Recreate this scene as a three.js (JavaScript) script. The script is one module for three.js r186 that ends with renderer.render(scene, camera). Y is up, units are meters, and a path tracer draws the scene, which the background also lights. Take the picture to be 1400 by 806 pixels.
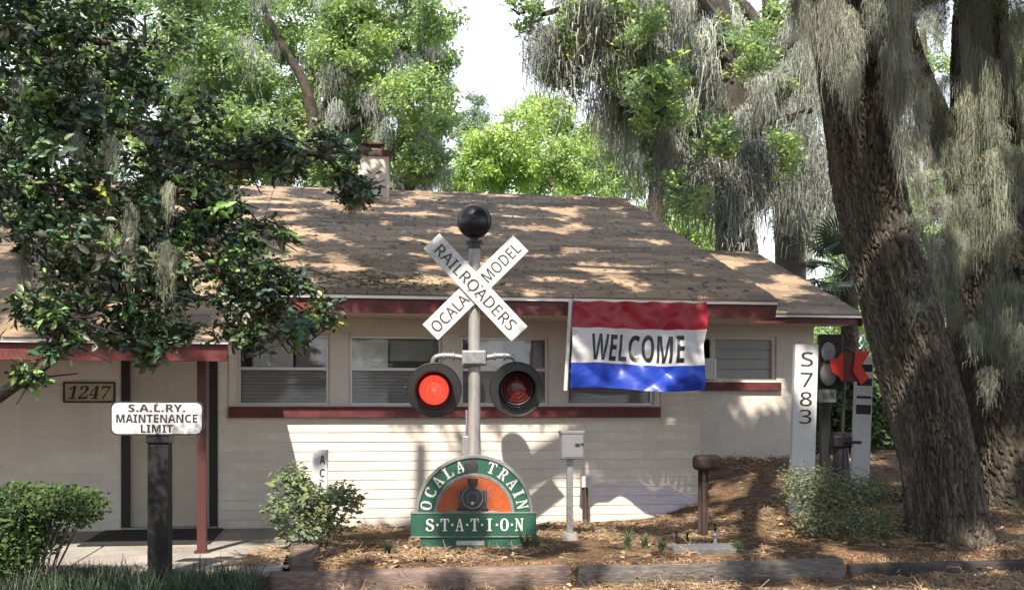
import * as THREE from 'three';
import { mergeGeometries, mergeVertices } from 'three/addons/utils/BufferGeometryUtils.js';
import { RoundedBoxGeometry } from 'three/addons/geometries/RoundedBoxGeometry.js';
import { TextGeometry } from 'three/addons/geometries/TextGeometry.js';
import { FontLoader } from 'three/addons/loaders/FontLoader.js';

// ---------------------------------------------------------------- camera, sky, sun, exposure
const F = 1500, CX = 700, HORIZON = 560, EYE = 1.5;           // focal length, centre column and horizon row in photo pixels; eye height in metres
const scene = new THREE.Scene();
const camera = new THREE.PerspectiveCamera(2 * Math.atan(HORIZON / F) * 180 / Math.PI, 1400 / (2 * HORIZON), 0.1, 600);
camera.position.set(0, EYE, 0);
camera.setViewOffset(1400, 2 * HORIZON, 0, 0, 1400, 806);      // a level lens, cropped below the middle
camera.updateProjectionMatrix();
camera.updateMatrixWorld(true);

const SUN = new THREE.Vector3(-0.39, 2.19, 1.80).normalize();  // read from the bell's shadow on the wall
{
  const W = 256, H = 128, d = new Float32Array(W * H * 4);
  const zen = [0.36, 0.48, 0.74], hor = [1.06, 1.08, 1.1];
  for (let j = 0; j < H; j++) for (let i = 0; i < W; i++) {
    const el = Math.max(0, Math.sin(((j + 0.5) / H - 0.5) * Math.PI)), t = Math.pow(el, 0.75), o = (j * W + i) * 4;
    for (let c = 0; c < 3; c++) d[o + c] = (hor[c] * (1 - t) + zen[c] * t);
    d[o + 3] = 1;
  }
  const sky = new THREE.DataTexture(d, W, H, THREE.RGBAFormat, THREE.FloatType);
  sky.mapping = THREE.EquirectangularReflectionMapping; sky.magFilter = sky.minFilter = THREE.LinearFilter; sky.needsUpdate = true;
  scene.background = sky; scene.environment = sky;
}
const sun = new THREE.DirectionalLight(0xfff3e2, 5.0);
sun.position.copy(SUN).multiplyScalar(60).add(new THREE.Vector3(0, 1, -12)); sun.target.position.set(0, 1, -12);
sun.castShadow = true; sun.shadow.mapSize.set(4096, 4096);
Object.assign(sun.shadow.camera, { left: -30, right: 30, top: 30, bottom: -30, near: 1, far: 140 });
scene.add(sun, sun.target);
const renderer = new THREE.WebGLRenderer({ antialias: true });
renderer.toneMapping = THREE.LinearToneMapping;
renderer.toneMappingExposure = 2.1;
renderer.shadowMap.enabled = true;

// ---------------------------------------------------------------- helpers
const V = (x, y, z) => new THREE.Vector3(x, y, z);
function rng(a) { return () => { a |= 0; a = a + 0x6D2B79F5 | 0; let t = Math.imul(a ^ a >>> 15, 1 | a); t = t + Math.imul(t ^ t >>> 7, 61 | t) ^ t; return ((t ^ t >>> 14) >>> 0) / 4294967296; }; }
const hash = (x, y, z) => { let n = Math.imul(x, 374761393) + Math.imul(y, 668265263) + Math.imul(z, 2147483647 ^ 0x5bd1e995) | 0; n = Math.imul(n ^ n >>> 13, 1274126177); return ((n ^ n >>> 16) >>> 0) / 4294967296; };
const sm = t => t * t * (3 - 2 * t), clamp = (x, a = 0, b = 1) => Math.min(b, Math.max(a, x)), sstep = (a, b, x) => sm(clamp((x - a) / (b - a)));
const mix = (a, b, t) => a + (b - a) * t;
function noise(x, y, z = 0) {
  const i = Math.floor(x), j = Math.floor(y), k = Math.floor(z), u = sm(x - i), v = sm(y - j), w = sm(z - k);
  const l = (c) => mix(mix(hash(i, j, c), hash(i + 1, j, c), u), mix(hash(i, j + 1, c), hash(i + 1, j + 1, c), u), v);
  return mix(l(k), l(k + 1), w);
}
const fbm = (x, y, z = 0, o = 4) => { let s = 0, a = 0.5, n = 0; for (let i = 0; i < o; i++) { s += a * noise(x, y, z + i * 7.3); n += a; a *= 0.5; x *= 2.03; y *= 2.03; z *= 2.03; } return s / n; };
function worley(x, y) {                                        // distance to the nearest cell border, roughly
  const i = Math.floor(x), j = Math.floor(y); let a = 9, b = 9;
  for (let p = -1; p <= 1; p++) for (let q = -1; q <= 1; q++) {
    const dx = i + p + hash(i + p, j + q, 11) - x, dy = j + q + hash(i + p, j + q, 23) - y, d = dx * dx + dy * dy;
    if (d < a) { b = a; a = d; } else if (d < b) b = d;
  }
  return Math.sqrt(b) - Math.sqrt(a);
}
const px2 = (px, py, D) => V((px - CX) / F * D, EYE + (HORIZON - py) / F * D, -D);   // a photo pixel at a given depth
// the building's own axes: x along the front wall, z out of it, origin on the wall under the middle of the picture
const TH = Math.atan(0.165), WALL_D = 12.5, cT = Math.cos(TH), sT = Math.sin(TH);
const loc = (px, py, c = 0) => { const u = (px - CX) / F, D = (WALL_D * cT - c) / (cT - u * sT), X = u * D; return { x: X * cT + (D - WALL_D) * sT, y: EYE + (HORIZON - py) / F * D, D }; };
const localZ = (X, D) => X * sT + (WALL_D - D) * cT;
const toWorld = (x, y, z) => V(x * cT + z * sT, y, -WALL_D - x * sT + z * cT);
const groundAt = (X, D) => {
  const zl = localZ(X, D), bed = sstep(3.24, 3.12, zl), w = sstep(1.4, 3.0, X);
  const up = mix(0.20 * Math.max(0, D - 12.6), 0.15 * Math.max(0, D - 10.2), w);
  const h = 0.2 + Math.min(0.62, up) * sstep(-1.5, 1.0, X) + (X < -2.4 && X > -9 ? -0.07 * sstep(-2.3, -2.6, X) : 0);
  return bed * h + 0.02 * (fbm(X * 1.3, D * 1.3) - 0.5) * (X > -2.4 ? 1 : 0) + 0.012 * (noise(X * 6, D * 6) - 0.5);
};

const taken = new Map();
function numbered(n) { const k = taken.get(n) || 0; taken.set(n, k + 1); return k ? `${n}_${String(k).padStart(3, '0')}` : n; }
function lit(o) { o.traverse?.(c => { if (c.isMesh) { c.castShadow = true; c.receiveShadow = true; } }); return o; }
const toList = g => Array.isArray(g) ? g : [g];
function joined(gs) { gs = toList(gs); if (gs.length === 1) return gs[0]; return mergeGeometries(gs.map(g => { const n = g.index ? g.toNonIndexed() : g.clone(); for (const k of Object.keys(n.attributes)) if (!['position', 'normal', 'uv'].includes(k)) n.deleteAttribute(k); if (!n.attributes.uv) n.setAttribute('uv', new THREE.BufferAttribute(new Float32Array(n.attributes.position.count * 2), 2)); return n; })); }
function part(name, geos, mat, parent, label) { const m = new THREE.Mesh(joined(geos), mat); m.name = name; if (label) m.userData.label = label; m.castShadow = m.receiveShadow = true; parent.add(m); return m; }
function thing(name, label, category, pos = V(0, 0, 0), rotY = 0, group) { const g = new THREE.Group(); g.name = numbered(name); g.position.copy(pos); g.rotation.y = rotY; g.userData = { label, category }; if (group) g.userData.group = group; scene.add(g); return g; }
function solo(name, geos, mat, label, category, pos, rotY = 0, group) { const m = part(numbered(name), geos, mat, scene); if (pos) m.position.copy(pos); m.rotation.y = rotY; m.userData = { label, category }; if (group) m.userData.group = group; return m; }
function structure(name, geos, mat) { const m = part(numbered(name), geos, mat, scene); m.userData.kind = 'structure'; return m; }
function metric(g, s = 1) {                                     // uv in metres from position and facing
  const n = g.index ? g.toNonIndexed() : g, p = n.attributes.position, q = n.attributes.normal, uv = new Float32Array(p.count * 2);
  for (let i = 0; i < p.count; i++) { const ax = Math.abs(q.getX(i)), ay = Math.abs(q.getY(i)), az = Math.abs(q.getZ(i)); const a = ax > ay && ax > az ? [p.getZ(i), p.getY(i)] : ay > az ? [p.getX(i), p.getZ(i)] : [p.getX(i), p.getY(i)]; uv[2 * i] = a[0] * s; uv[2 * i + 1] = a[1] * s; }
  n.setAttribute('uv', new THREE.BufferAttribute(uv, 2)); return n;
}
const box = (w, h, d, x = 0, y = 0, z = 0, r = 0) => metric((r ? new RoundedBoxGeometry(w, h, d, 2, Math.min(r, w / 2.01, h / 2.01, d / 2.01)) : new THREE.BoxGeometry(w, h, d)).translate(x, y, z));
const span = (x0, x1, y0, y1, z0, z1, r = 0) => box(x1 - x0, y1 - y0, z1 - z0, (x0 + x1) / 2, (y0 + y1) / 2, (z0 + z1) / 2, r);
const cyl = (r0, r1, h, x = 0, y = 0, z = 0, n = 24) => new THREE.CylinderGeometry(r1, r0, h, n).translate(x, y, z);
const bar = (a, b, r, r2 = r, n = 10) => { const d = b.clone().sub(a), g = new THREE.CylinderGeometry(r2, r, d.length(), n); g.applyQuaternion(new THREE.Quaternion().setFromUnitVectors(V(0, 1, 0), d.clone().normalize())); const c = a.clone().add(b).multiplyScalar(0.5); return g.translate(c.x, c.y, c.z); };
function shake(g, amp, freq, seed = 0) { const p = g.attributes.position; for (let i = 0; i < p.count; i++) { const x = p.getX(i), y = p.getY(i), z = p.getZ(i); p.setXYZ(i, x + amp * (fbm(x * freq + seed, y * freq, z * freq, 3) - 0.5) * 2, y + amp * (fbm(x * freq + 31 + seed, y * freq, z * freq, 3) - 0.5) * 2, z + amp * (fbm(x * freq + 67 + seed, y * freq, z * freq, 3) - 0.5) * 2); } g.computeVertexNormals(); return g; }

// textures
function tex(n, fn, srgb = true, rep = 1) {
  const d = new Uint8Array(n * n * 4);
  for (let j = 0; j < n; j++) for (let i = 0; i < n; i++) { const c = fn(i / n, j / n), o = (j * n + i) * 4; d[o] = clamp(c[0]) * 255; d[o + 1] = clamp(c[1]) * 255; d[o + 2] = clamp(c[2]) * 255; d[o + 3] = 255; }
  const t = new THREE.DataTexture(d, n, n, THREE.RGBAFormat); t.wrapS = t.wrapT = THREE.RepeatWrapping; t.magFilter = THREE.LinearFilter; t.minFilter = THREE.LinearMipmapLinearFilter; t.generateMipmaps = true;
  if (srgb) t.colorSpace = THREE.SRGBColorSpace; t.repeat.set(rep, rep); t.needsUpdate = true; return t;
}
const tfbm = (u, v, p, z, o = 4) => { const a = fbm(u * p, v * p, z, o), b = fbm((u - 1) * p, v * p, z, o), c = fbm(u * p, (v - 1) * p, z, o), d = fbm((u - 1) * p, (v - 1) * p, z, o); return mix(mix(a, b, sm(u)), mix(c, d, sm(u)), sm(v)); };
const grey = t => [t, t, t];
const paintT = tex(256, (u, v) => { const a = tfbm(u, v, 5, 1), b = tfbm(u, v, 40, 9, 2); return grey(0.90 + 0.12 * (a - 0.5) + 0.07 * (b - 0.5)); }, true, 0.7);
const paintB = tex(256, (u, v) => grey(tfbm(u, v, 34, 3, 3)), false, 1.4);
const grainT = tex(512, (u, v) => { const a = tfbm(u * 1, v, 60, 4, 3), b = tfbm(u, v, 6, 2, 3), c = tfbm(u, v, 130, 8, 2); return grey(0.72 + 0.4 * (a - 0.5) + 0.45 * (b - 0.5) + 0.3 * (c - 0.5)); }, true, 1.5);
const grainB = tex(512, (u, v) => grey(0.6 * tfbm(u, v, 26, 4, 3) + 0.4 * tfbm(u, v, 90, 5, 2)), false, 1.5);
const concT = tex(512, (u, v) => { const a = tfbm(u, v, 6, 2, 4), b = tfbm(u, v, 90, 6, 2); return grey(0.82 + 0.4 * (a - 0.5) + 0.22 * (b - 0.5)); }, true, 0.6);
const barkT = tex(512, (u, v) => { const a = tfbm(u, v, 8, 2, 4), b = tfbm(u, v, 70, 6, 3), c = tfbm(u, v, 14, 12, 3), l = sstep(0.55, 0.7, c); return [0.60 + 0.5 * (a - 0.5) + 0.5 * (b - 0.5) + 0.06 * l, 0.57 + 0.5 * (a - 0.5) + 0.5 * (b - 0.5) + 0.09 * l, 0.54 + 0.45 * (a - 0.5) + 0.5 * (b - 0.5) + 0.05 * l]; }, true, 1);
const barkB = tex(512, (u, v) => grey(tfbm(u, v, 60, 3, 4)), false, 1);
const strawPix = (() => {                                      // fallen needles and leaf scraps, drawn stroke by stroke
  const n = 1024, d = new Float32Array(n * n * 3), h = new Float32Array(n * n), r = rng(5);
  for (let i = 0; i < n * n; i++) { d[3 * i] = 0.20; d[3 * i + 1] = 0.14; d[3 * i + 2] = 0.10; }
  const pal = [[0.60, 0.46, 0.31], [0.50, 0.36, 0.25], [0.68, 0.56, 0.40], [0.38, 0.28, 0.20], [0.58, 0.41, 0.25], [0.33, 0.26, 0.20], [0.74, 0.64, 0.49]];
  for (let s = 0; s < 26000; s++) {
    let x = r() * n, y = r() * n; const a = r() * 6.283, L = 12 + r() * 46, k = pal[Math.floor(r() * pal.length)], b = 0.7 + 0.5 * r(), bend = (r() - 0.5) * 0.03, w = r() < 0.25 ? 3 : 1; let t = a;
    for (let q = 0; q < L; q++) { x += Math.cos(t); y += Math.sin(t); t += bend; for (let e = 0; e < w; e++) { const i = ((Math.floor(y + e) % n + n) % n) * n + (Math.floor(x) % n + n) % n; d[3 * i] = k[0] * b; d[3 * i + 1] = k[1] * b; d[3 * i + 2] = k[2] * b; h[i] = s / 26000; } }
  }
  return { n, d, h };
})();
const strawT = tex(1024, (u, v) => { const i = Math.floor(v * 1024) * 1024 + Math.floor(u * 1024), m = 0.75 + 0.5 * tfbm(u, v, 4, 8, 2); return [strawPix.d[3 * i] * m, strawPix.d[3 * i + 1] * m, strawPix.d[3 * i + 2] * m]; }, true, 0.62);
const strawB = tex(1024, (u, v) => grey(strawPix.h[Math.floor(v * 1024) * 1024 + Math.floor(u * 1024)]), false, 0.62);

const C = (r, g, b) => new THREE.Color().setRGB(r, g, b);
const std = (c, rough = 0.8, more = {}) => new THREE.MeshStandardMaterial({ color: c, roughness: rough, ...more });
const leafMat = (c, t = 0.4, rough = 1) => new THREE.MeshPhysicalMaterial({ color: c, roughness: 1, transmission: t, thickness: 0, side: THREE.DoubleSide });
const M = {
  wall: std(C(0.74, 0.68, 0.60), 0.75, { map: paintT, bumpMap: paintB, bumpScale: 0.002 }),
  trim: std(C(0.74, 0.68, 0.60), 0.7, { map: paintT }),
  soffit: std(C(0.74, 0.68, 0.60), 0.75, { map: paintT }),
  red: std(C(0.22, 0.038, 0.038), 0.55, { map: grainT, bumpMap: grainB, bumpScale: 0.002 }),
  sillDark: std(C(0.19, 0.03, 0.03), 0.6, { map: grainT, bumpMap: grainB, bumpScale: 0.002 }),
  capRed: std(C(0.15, 0.055, 0.05), 0.7, { map: grainT }),
  postRed: std(C(0.09, 0.028, 0.024), 0.5, { map: paintT }),
  dark: std(C(0.02, 0.014, 0.012), 0.6, { map: grainT }),
  door: std(C(0.52, 0.46, 0.37), 0.6, { map: paintT }),
  drip: std(C(0.72, 0.72, 0.72), 0.35, { metalness: 0.2 }),
  alu: std(C(0.55, 0.55, 0.54), 0.42, { metalness: 0.5 }),
  glass: new THREE.MeshPhysicalMaterial({ color: 0xffffff, roughness: 0.03, transmission: 1, thickness: 0, ior: 1.5 }),
  inside: std(C(0.5, 0.49, 0.47), 0.9),
  blind: std(C(0.42, 0.42, 0.41), 0.8, { side: THREE.DoubleSide }),
  screen: new THREE.MeshStandardMaterial({ color: C(0.22, 0.22, 0.22), roughness: 0.9, transparent: true, opacity: 0.25, side: THREE.DoubleSide }),
  screenCloth: std(C(0.2, 0.2, 0.19), 0.9, { side: THREE.DoubleSide }),
  louvre: std(C(0.33, 0.34, 0.33), 0.25, { side: THREE.DoubleSide }),
  deck: std(C(0.1, 0.08, 0.07), 0.95),
  shingle: std(C(1, 1, 1), 0.93, { bumpMap: paintB, bumpScale: 0.003 }),
  concrete: std(C(0.42, 0.39, 0.35), 0.9, { map: concT, bumpMap: paintB, bumpScale: 0.003 }),
  ground: std(C(1, 1, 1), 0.95, { map: strawT, bumpMap: strawB, bumpScale: 0.012 }),
  timber: std(C(0.31, 0.225, 0.19), 0.9, { map: grainT, bumpMap: grainB, bumpScale: 0.012 }),
  timberGrey: std(C(0.22, 0.195, 0.175), 0.9, { map: grainT, bumpMap: grainB, bumpScale: 0.012 }),
  timberDark: std(C(0.055, 0.045, 0.04), 0.85, { map: grainT, bumpMap: grainB, bumpScale: 0.012 }),
  black: std(C(0.012, 0.012, 0.013), 0.45, { map: paintT }),
  blackMatt: std(C(0.012, 0.012, 0.012), 0.8, { map: grainT, bumpMap: grainB, bumpScale: 0.004 }),
  ink: std(C(0.02, 0.02, 0.022), 0.7),
  white: std(C(0.80, 0.80, 0.80), 0.5, { map: concT, bumpMap: paintB, bumpScale: 0.001 }),
  whiteWood: std(C(0.70, 0.70, 0.71), 0.65, { map: paintT, bumpMap: grainB, bumpScale: 0.003 }),
  galv: std(C(0.42, 0.43, 0.44), 0.45, { metalness: 0.55, map: concT }),
  pole: std(C(0.46, 0.45, 0.43), 0.5, { metalness: 0.35, map: concT }),
  rust: std(C(0.085, 0.05, 0.04), 0.85, { map: grainT, bumpMap: grainB, bumpScale: 0.004 }),
  bark: std(C(0.24, 0.225, 0.20), 0.95, { map: barkT, bumpMap: barkB, bumpScale: 0.012 }),
  barkDark: std(C(0.17, 0.155, 0.135), 0.95, { map: barkT, bumpMap: barkB, bumpScale: 0.02 }),
  moss: std(C(0.33, 0.36, 0.315), 1, { side: THREE.DoubleSide }),
  mossDark: std(C(0.245, 0.27, 0.22), 1, { side: THREE.DoubleSide }),
  leafNear: std(C(0.06, 0.094, 0.046), 0.46, { side: THREE.DoubleSide }),
  leafOak: leafMat(C(0.29, 0.42, 0.15), 0.42),
  leafLime: leafMat(C(0.38, 0.53, 0.14), 0.42),
  leafCanopy: std(C(0.06, 0.10, 0.03), 0.8, { side: THREE.DoubleSide }),
  leafShrub: leafMat(C(0.15, 0.21, 0.085), 0.35),
  leafHedge: leafMat(C(0.055, 0.108, 0.026), 0.3),
  blade: std(C(0.045, 0.07, 0.038), 0.6, { side: THREE.DoubleSide }),
  bladeLight: leafMat(C(0.10, 0.15, 0.05), 0.35, 0.75),
  palm: std(C(0.05, 0.075, 0.045), 0.5, { side: THREE.DoubleSide }),
  litter: std(C(1, 1, 1), 0.9, { side: THREE.DoubleSide }),
  stem: std(C(0.12, 0.10, 0.08), 0.9),
  lawn: std(C(0.09, 0.16, 0.035), 0.95),
};
const fontSans = await new FontLoader().loadAsync('fonts/droid/droid_sans_regular.typeface.json');
const fontBold = await new FontLoader().loadAsync('fonts/droid/droid_sans_bold.typeface.json');
const fontSerif = await new FontLoader().loadAsync('fonts/droid/droid_serif_bold.typeface.json');
function text(str, font, w, h, deep = 0.003) {                 // lettering fitted to w by h metres, centred, facing +z
  const g = new TextGeometry(str, { font, size: 1, depth: 0.1, curveSegments: 5, bevelEnabled: false });
  g.computeBoundingBox(); const b = g.boundingBox;
  g.translate(-(b.min.x + b.max.x) / 2, -(b.min.y + b.max.y) / 2, -b.min.z);
  return g.scale(w / (b.max.x - b.min.x), h / (b.max.y - b.min.y), deep / 0.1);
}

// foliage building blocks
function leafGeo(L, W, fold = 0.25) {                           // a folded, pointed blade of four faces
  const g = new THREE.BufferGeometry(), y = W * fold;
  g.setAttribute('position', new THREE.BufferAttribute(new Float32Array([0, 0, 0, W * 0.42, y * 0.8, L * 0.28, W * 0.46, y, L * 0.62, 0, -y * 0.6, L, -W * 0.46, y, L * 0.62, -W * 0.42, y * 0.8, L * 0.28, 0, 0, L * 0.5]), 3));
  g.setAttribute('uv', new THREE.BufferAttribute(new Float32Array([0.5, 0, 1, 0.3, 1, 0.6, 0.5, 1, 0, 0.6, 0, 0.3, 0.5, 0.5]), 2));
  g.setIndex([6, 1, 0, 6, 2, 1, 6, 3, 2, 6, 4, 3, 6, 5, 4, 6, 0, 5]); g.computeVertexNormals(); return g;
}
function sprig(seed, n, spread, L, W, up = 0.3) {               // a clump of n leaves about a point
  const r = rng(seed), base = leafGeo(L, W), out = [];
  for (let i = 0; i < n; i++) {
    const g = base.clone(), s = 0.7 + 0.6 * r(), q = new THREE.Quaternion().setFromEuler(new THREE.Euler((r() - 0.5) * 2.4 - up, r() * 6.283, (r() - 0.5) * 2.0));
    const a = r() * 6.283, c = r() * 2 - 1, R = spread * Math.cbrt(r()), k = Math.sqrt(1 - c * c);
    g.applyMatrix4(new THREE.Matrix4().compose(V(R * k * Math.cos(a), R * c * 0.8, R * k * Math.sin(a)), q, V(s, s, s))); out.push(g);
  }
  return mergeGeometries(out);
}
function scatter(name, geo, mat, items, parent, origin, tint) { // items: [pos, scale, euler?]
  const m = new THREE.InstancedMesh(geo, mat, items.length), q = new THREE.Quaternion(), r = rng(items.length * 13 + 7), col = new THREE.Color(), mm = new THREE.Matrix4();
  items.forEach(([p, s, e], i) => {
    q.setFromEuler(e || new THREE.Euler((r() - 0.5) * 0.9, r() * 6.283, (r() - 0.5) * 0.9));
    mm.compose(p.clone().sub(origin), q, typeof s === 'number' ? V(s, s, s) : s); m.setMatrixAt(i, mm);
    const t = tint ? tint(r, p) : [0.75 + 0.5 * r(), 0.8 + 0.4 * r(), 0.7 + 0.5 * r()]; m.setColorAt(i, col.setRGB(t[0], t[1], t[2]));
  });
  m.name = name; m.userData.kind = 'stuff'; m.castShadow = m.receiveShadow = true; parent.add(m); return m;
}
function inBlob(r, c, rad, hollow = 0.45) { const a = r() * 6.283, t = r() * 2 - 1, k = Math.sqrt(1 - t * t), R = Math.pow(r(), hollow); return V(c.x + rad.x * R * k * Math.cos(a), c.y + rad.y * R * t, c.z + rad.z * R * k * Math.sin(a)); }
function clumps(r, c, rad, n, sub = 0.34, per = 8, loose = 0.35) { // leaf sprays gathered into smaller tufts, some strung out past the blob, with gaps between them
  const out = [], k = Math.max(3, Math.round(n / per)); for (let i = 0; i < k; i++) { const q = inBlob(r, c, rad.clone().multiplyScalar(1.12), 0.42), s = sub * (0.4 + 1.1 * r()), m = (n / k) * (0.4 + 1.2 * r()), d = V(r() - 0.5, (r() - 0.6) * 0.6, r() - 0.5).multiplyScalar(1.3); for (let j = 0; j < m; j++) { const p = inBlob(r, q, V(rad.x * s, rad.y * s * 0.8, rad.z * s), 0.5); if (r() < loose) p.addScaledVector(d, rad.x * r()); out.push(p); } } return out;
}
function limb(pts, seg = 10, amp = 0.12, len = 14, seed = 0) {   // pts: [Vector3, radius]; tapered and lumpy
  const curve = new THREE.CatmullRomCurve3(pts.map(p => p[0])), n = (pts.length - 1) * len, pos = [], uv = [], idx = []; let h = 0, prev = null, N = V(1, 0, 0.2).normalize();
  for (let i = 0; i <= n; i++) {
    const t = i / n, c = curve.getPoint(t), T = curve.getTangent(t), f = t * (pts.length - 1), k = Math.min(pts.length - 2, Math.floor(f)), R = mix(pts[k][1], pts[k + 1][1], f - k);
    if (prev) h += c.distanceTo(prev); prev = c; N = N.clone().addScaledVector(T, -N.dot(T)).normalize(); const B = T.clone().cross(N);
    for (let j = 0; j <= seg; j++) { const a = j / seg * 6.28318, jj = j % seg / seg * 6.28318, q = R * (1 + amp * 2 * (fbm(Math.cos(jj) * 1.5 + seed, Math.sin(jj) * 1.5, h * 1.1 / (R * 4 + 0.1), 3) - 0.5)); const p = c.clone().addScaledVector(N, Math.cos(a) * q).addScaledVector(B, Math.sin(a) * q); pos.push(p.x, p.y, p.z); uv.push(j / seg * Math.max(0.3, 6.28 * pts[0][1]), h); }
  }
  for (let i = 0; i < n; i++) for (let j = 0; j < seg; j++) { const a = i * (seg + 1) + j, b = a + seg + 1; idx.push(a, a + 1, b, b, a + 1, b + 1); }
  const g = new THREE.BufferGeometry(); g.setAttribute('position', new THREE.Float32BufferAttribute(pos, 3)); g.setAttribute('uv', new THREE.Float32BufferAttribute(uv, 2)); g.setIndex(idx); g.computeVertexNormals(); return g;
}
const off = (g, o) => g.translate(-o.x, -o.y, -o.z);
function mossGeo(seed, n, L, spread, w, curl = 0.045) {          // hanging tangled wisps with short side fibres, one metre long when L is 1
  const r = rng(seed), pos = [], idx = [];
  const strip = pts => { const b0 = pos.length / 3, ang = r() * 3.14, wx = 0.5 * w * (0.5 + r()); pts.forEach(([x, y, z], i) => { const W = wx * (1 - 0.65 * i / (pts.length - 1)); pos.push(x - Math.cos(ang) * W, y, z - Math.sin(ang) * W, x + Math.cos(ang) * W, y, z + Math.sin(ang) * W); if (i) { const c = b0 + 2 * i; idx.push(c - 2, c - 1, c, c, c - 1, c + 1); } }); };
  for (let s = 0; s < n; s++) {
    const a = r() * 6.283, d = spread * Math.pow(r(), 0.7), start = -0.45 * r() * r() - 0.4 * d, len = L * (0.15 + 0.85 * r() * r()) * (1 - 0.5 * d / spread), K = 6, pts = []; let x = d * Math.cos(a), z = d * Math.sin(a), y = start;
    for (let i = 0; i <= K; i++) { pts.push([x, y, z]); x += curl * (r() - 0.5) - x * 0.04; z += curl * (r() - 0.5) - z * 0.04; y -= len / K * (0.6 + 0.8 * r()); }
    strip(pts);
    for (let k = 0; k < 3; k++) { const q = pts[Math.floor(r() * K)], t = r() * 6.283, l = 0.05 + 0.10 * r(), dx = Math.cos(t) * l * 0.6, dz = Math.sin(t) * l * 0.6; strip([q, [q[0] + dx, q[1] - l * 0.2, q[2] + dz], [q[0] + dx * 1.2, q[1] - l, q[2] + dz * 1.2]]); }
  }
  const g = new THREE.BufferGeometry(); g.setAttribute('position', new THREE.Float32BufferAttribute(pos, 3)); g.setAttribute('uv', new THREE.Float32BufferAttribute(new Float32Array(pos.length / 3 * 2), 2)); g.setIndex(idx); g.computeVertexNormals(); return g;
}
const mossFine = [mossGeo(1, 85, 1, 0.19, 0.0065, 0.075), mossGeo(2, 75, 1, 0.15, 0.0065, 0.07)], mossFar = [mossGeo(3, 75, 1, 0.26, 0.011, 0.09), mossGeo(4, 65, 1, 0.2, 0.011, 0.08)];

// ---------------------------------------------------------------- ground
{
  const xs = [], ds = []; for (let x = -6; x <= 8.001; x += 0.12) xs.push(x); for (let d = 8; d <= 17.001; d += 0.1) ds.push(d);
  const spread = (a, far) => { let s = 0.5, lo = a[0], hi = a[a.length - 1]; const l = [], h = []; while (hi < far[1]) { hi += s; h.push(hi); s *= 1.35; } s = 0.5; while (lo > far[0]) { lo -= s; l.unshift(lo); s *= 1.35; } return [...l, ...a, ...h]; };
  const X = spread(xs, [-220, 220]), Dd = spread(ds, [-80, 320]), pos = [], uv = [], idx = [];
  for (const d of Dd) for (const x of X) { pos.push(x, groundAt(x, d), -d); uv.push(x + 0.35 * d, d - 0.2 * x); }
  const nx = X.length; for (let j = 0; j < Dd.length - 1; j++) for (let i = 0; i < nx - 1; i++) { const a = j * nx + i, b = a + nx; idx.push(a, a + 1, b, b, a + 1, b + 1); }
  const g = new THREE.BufferGeometry(); g.setAttribute('position', new THREE.Float32BufferAttribute(pos, 3)); g.setAttribute('uv', new THREE.Float32BufferAttribute(uv, 2)); g.setIndex(idx); g.computeVertexNormals();
  structure('ground', g, M.ground);
  const l = new THREE.PlaneGeometry(150, 80, 60, 30).rotateX(-Math.PI / 2).translate(60, 0.9, -62); const p = l.attributes.position; for (let i = 0; i < p.count; i++) p.setY(i, 0.86 + 0.08 * noise(p.getX(i) * 0.3, p.getZ(i) * 0.3)); l.computeVertexNormals();
  structure('lawn', l, M.lawn);
}
const KZ = 3.16;                                               // the kerb line in the building's axes
{
  const a = loc(-260, 780, KZ).x, b = -2.42;
  const g = []; const joints = [a, a + 1.8, a + 3.6, b]; for (let i = 0; i < 3; i++) g.push([joints[i] + 0.006, joints[i + 1] - 0.006]);
  const slab = new THREE.Group(); slab.name = 'porch_slab'; slab.userData.kind = 'structure'; slab.rotation.y = TH; slab.position.set(0, 0, -WALL_D); scene.add(slab);
  for (const [x0, x1] of g) for (const [z0, z1] of [[0.02, 1.55], [1.562, KZ]]) part('slab_panel', span(x0, x1, 0.02, 0.205, z0, z1, 0.012), M.concrete, slab);
}

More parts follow.
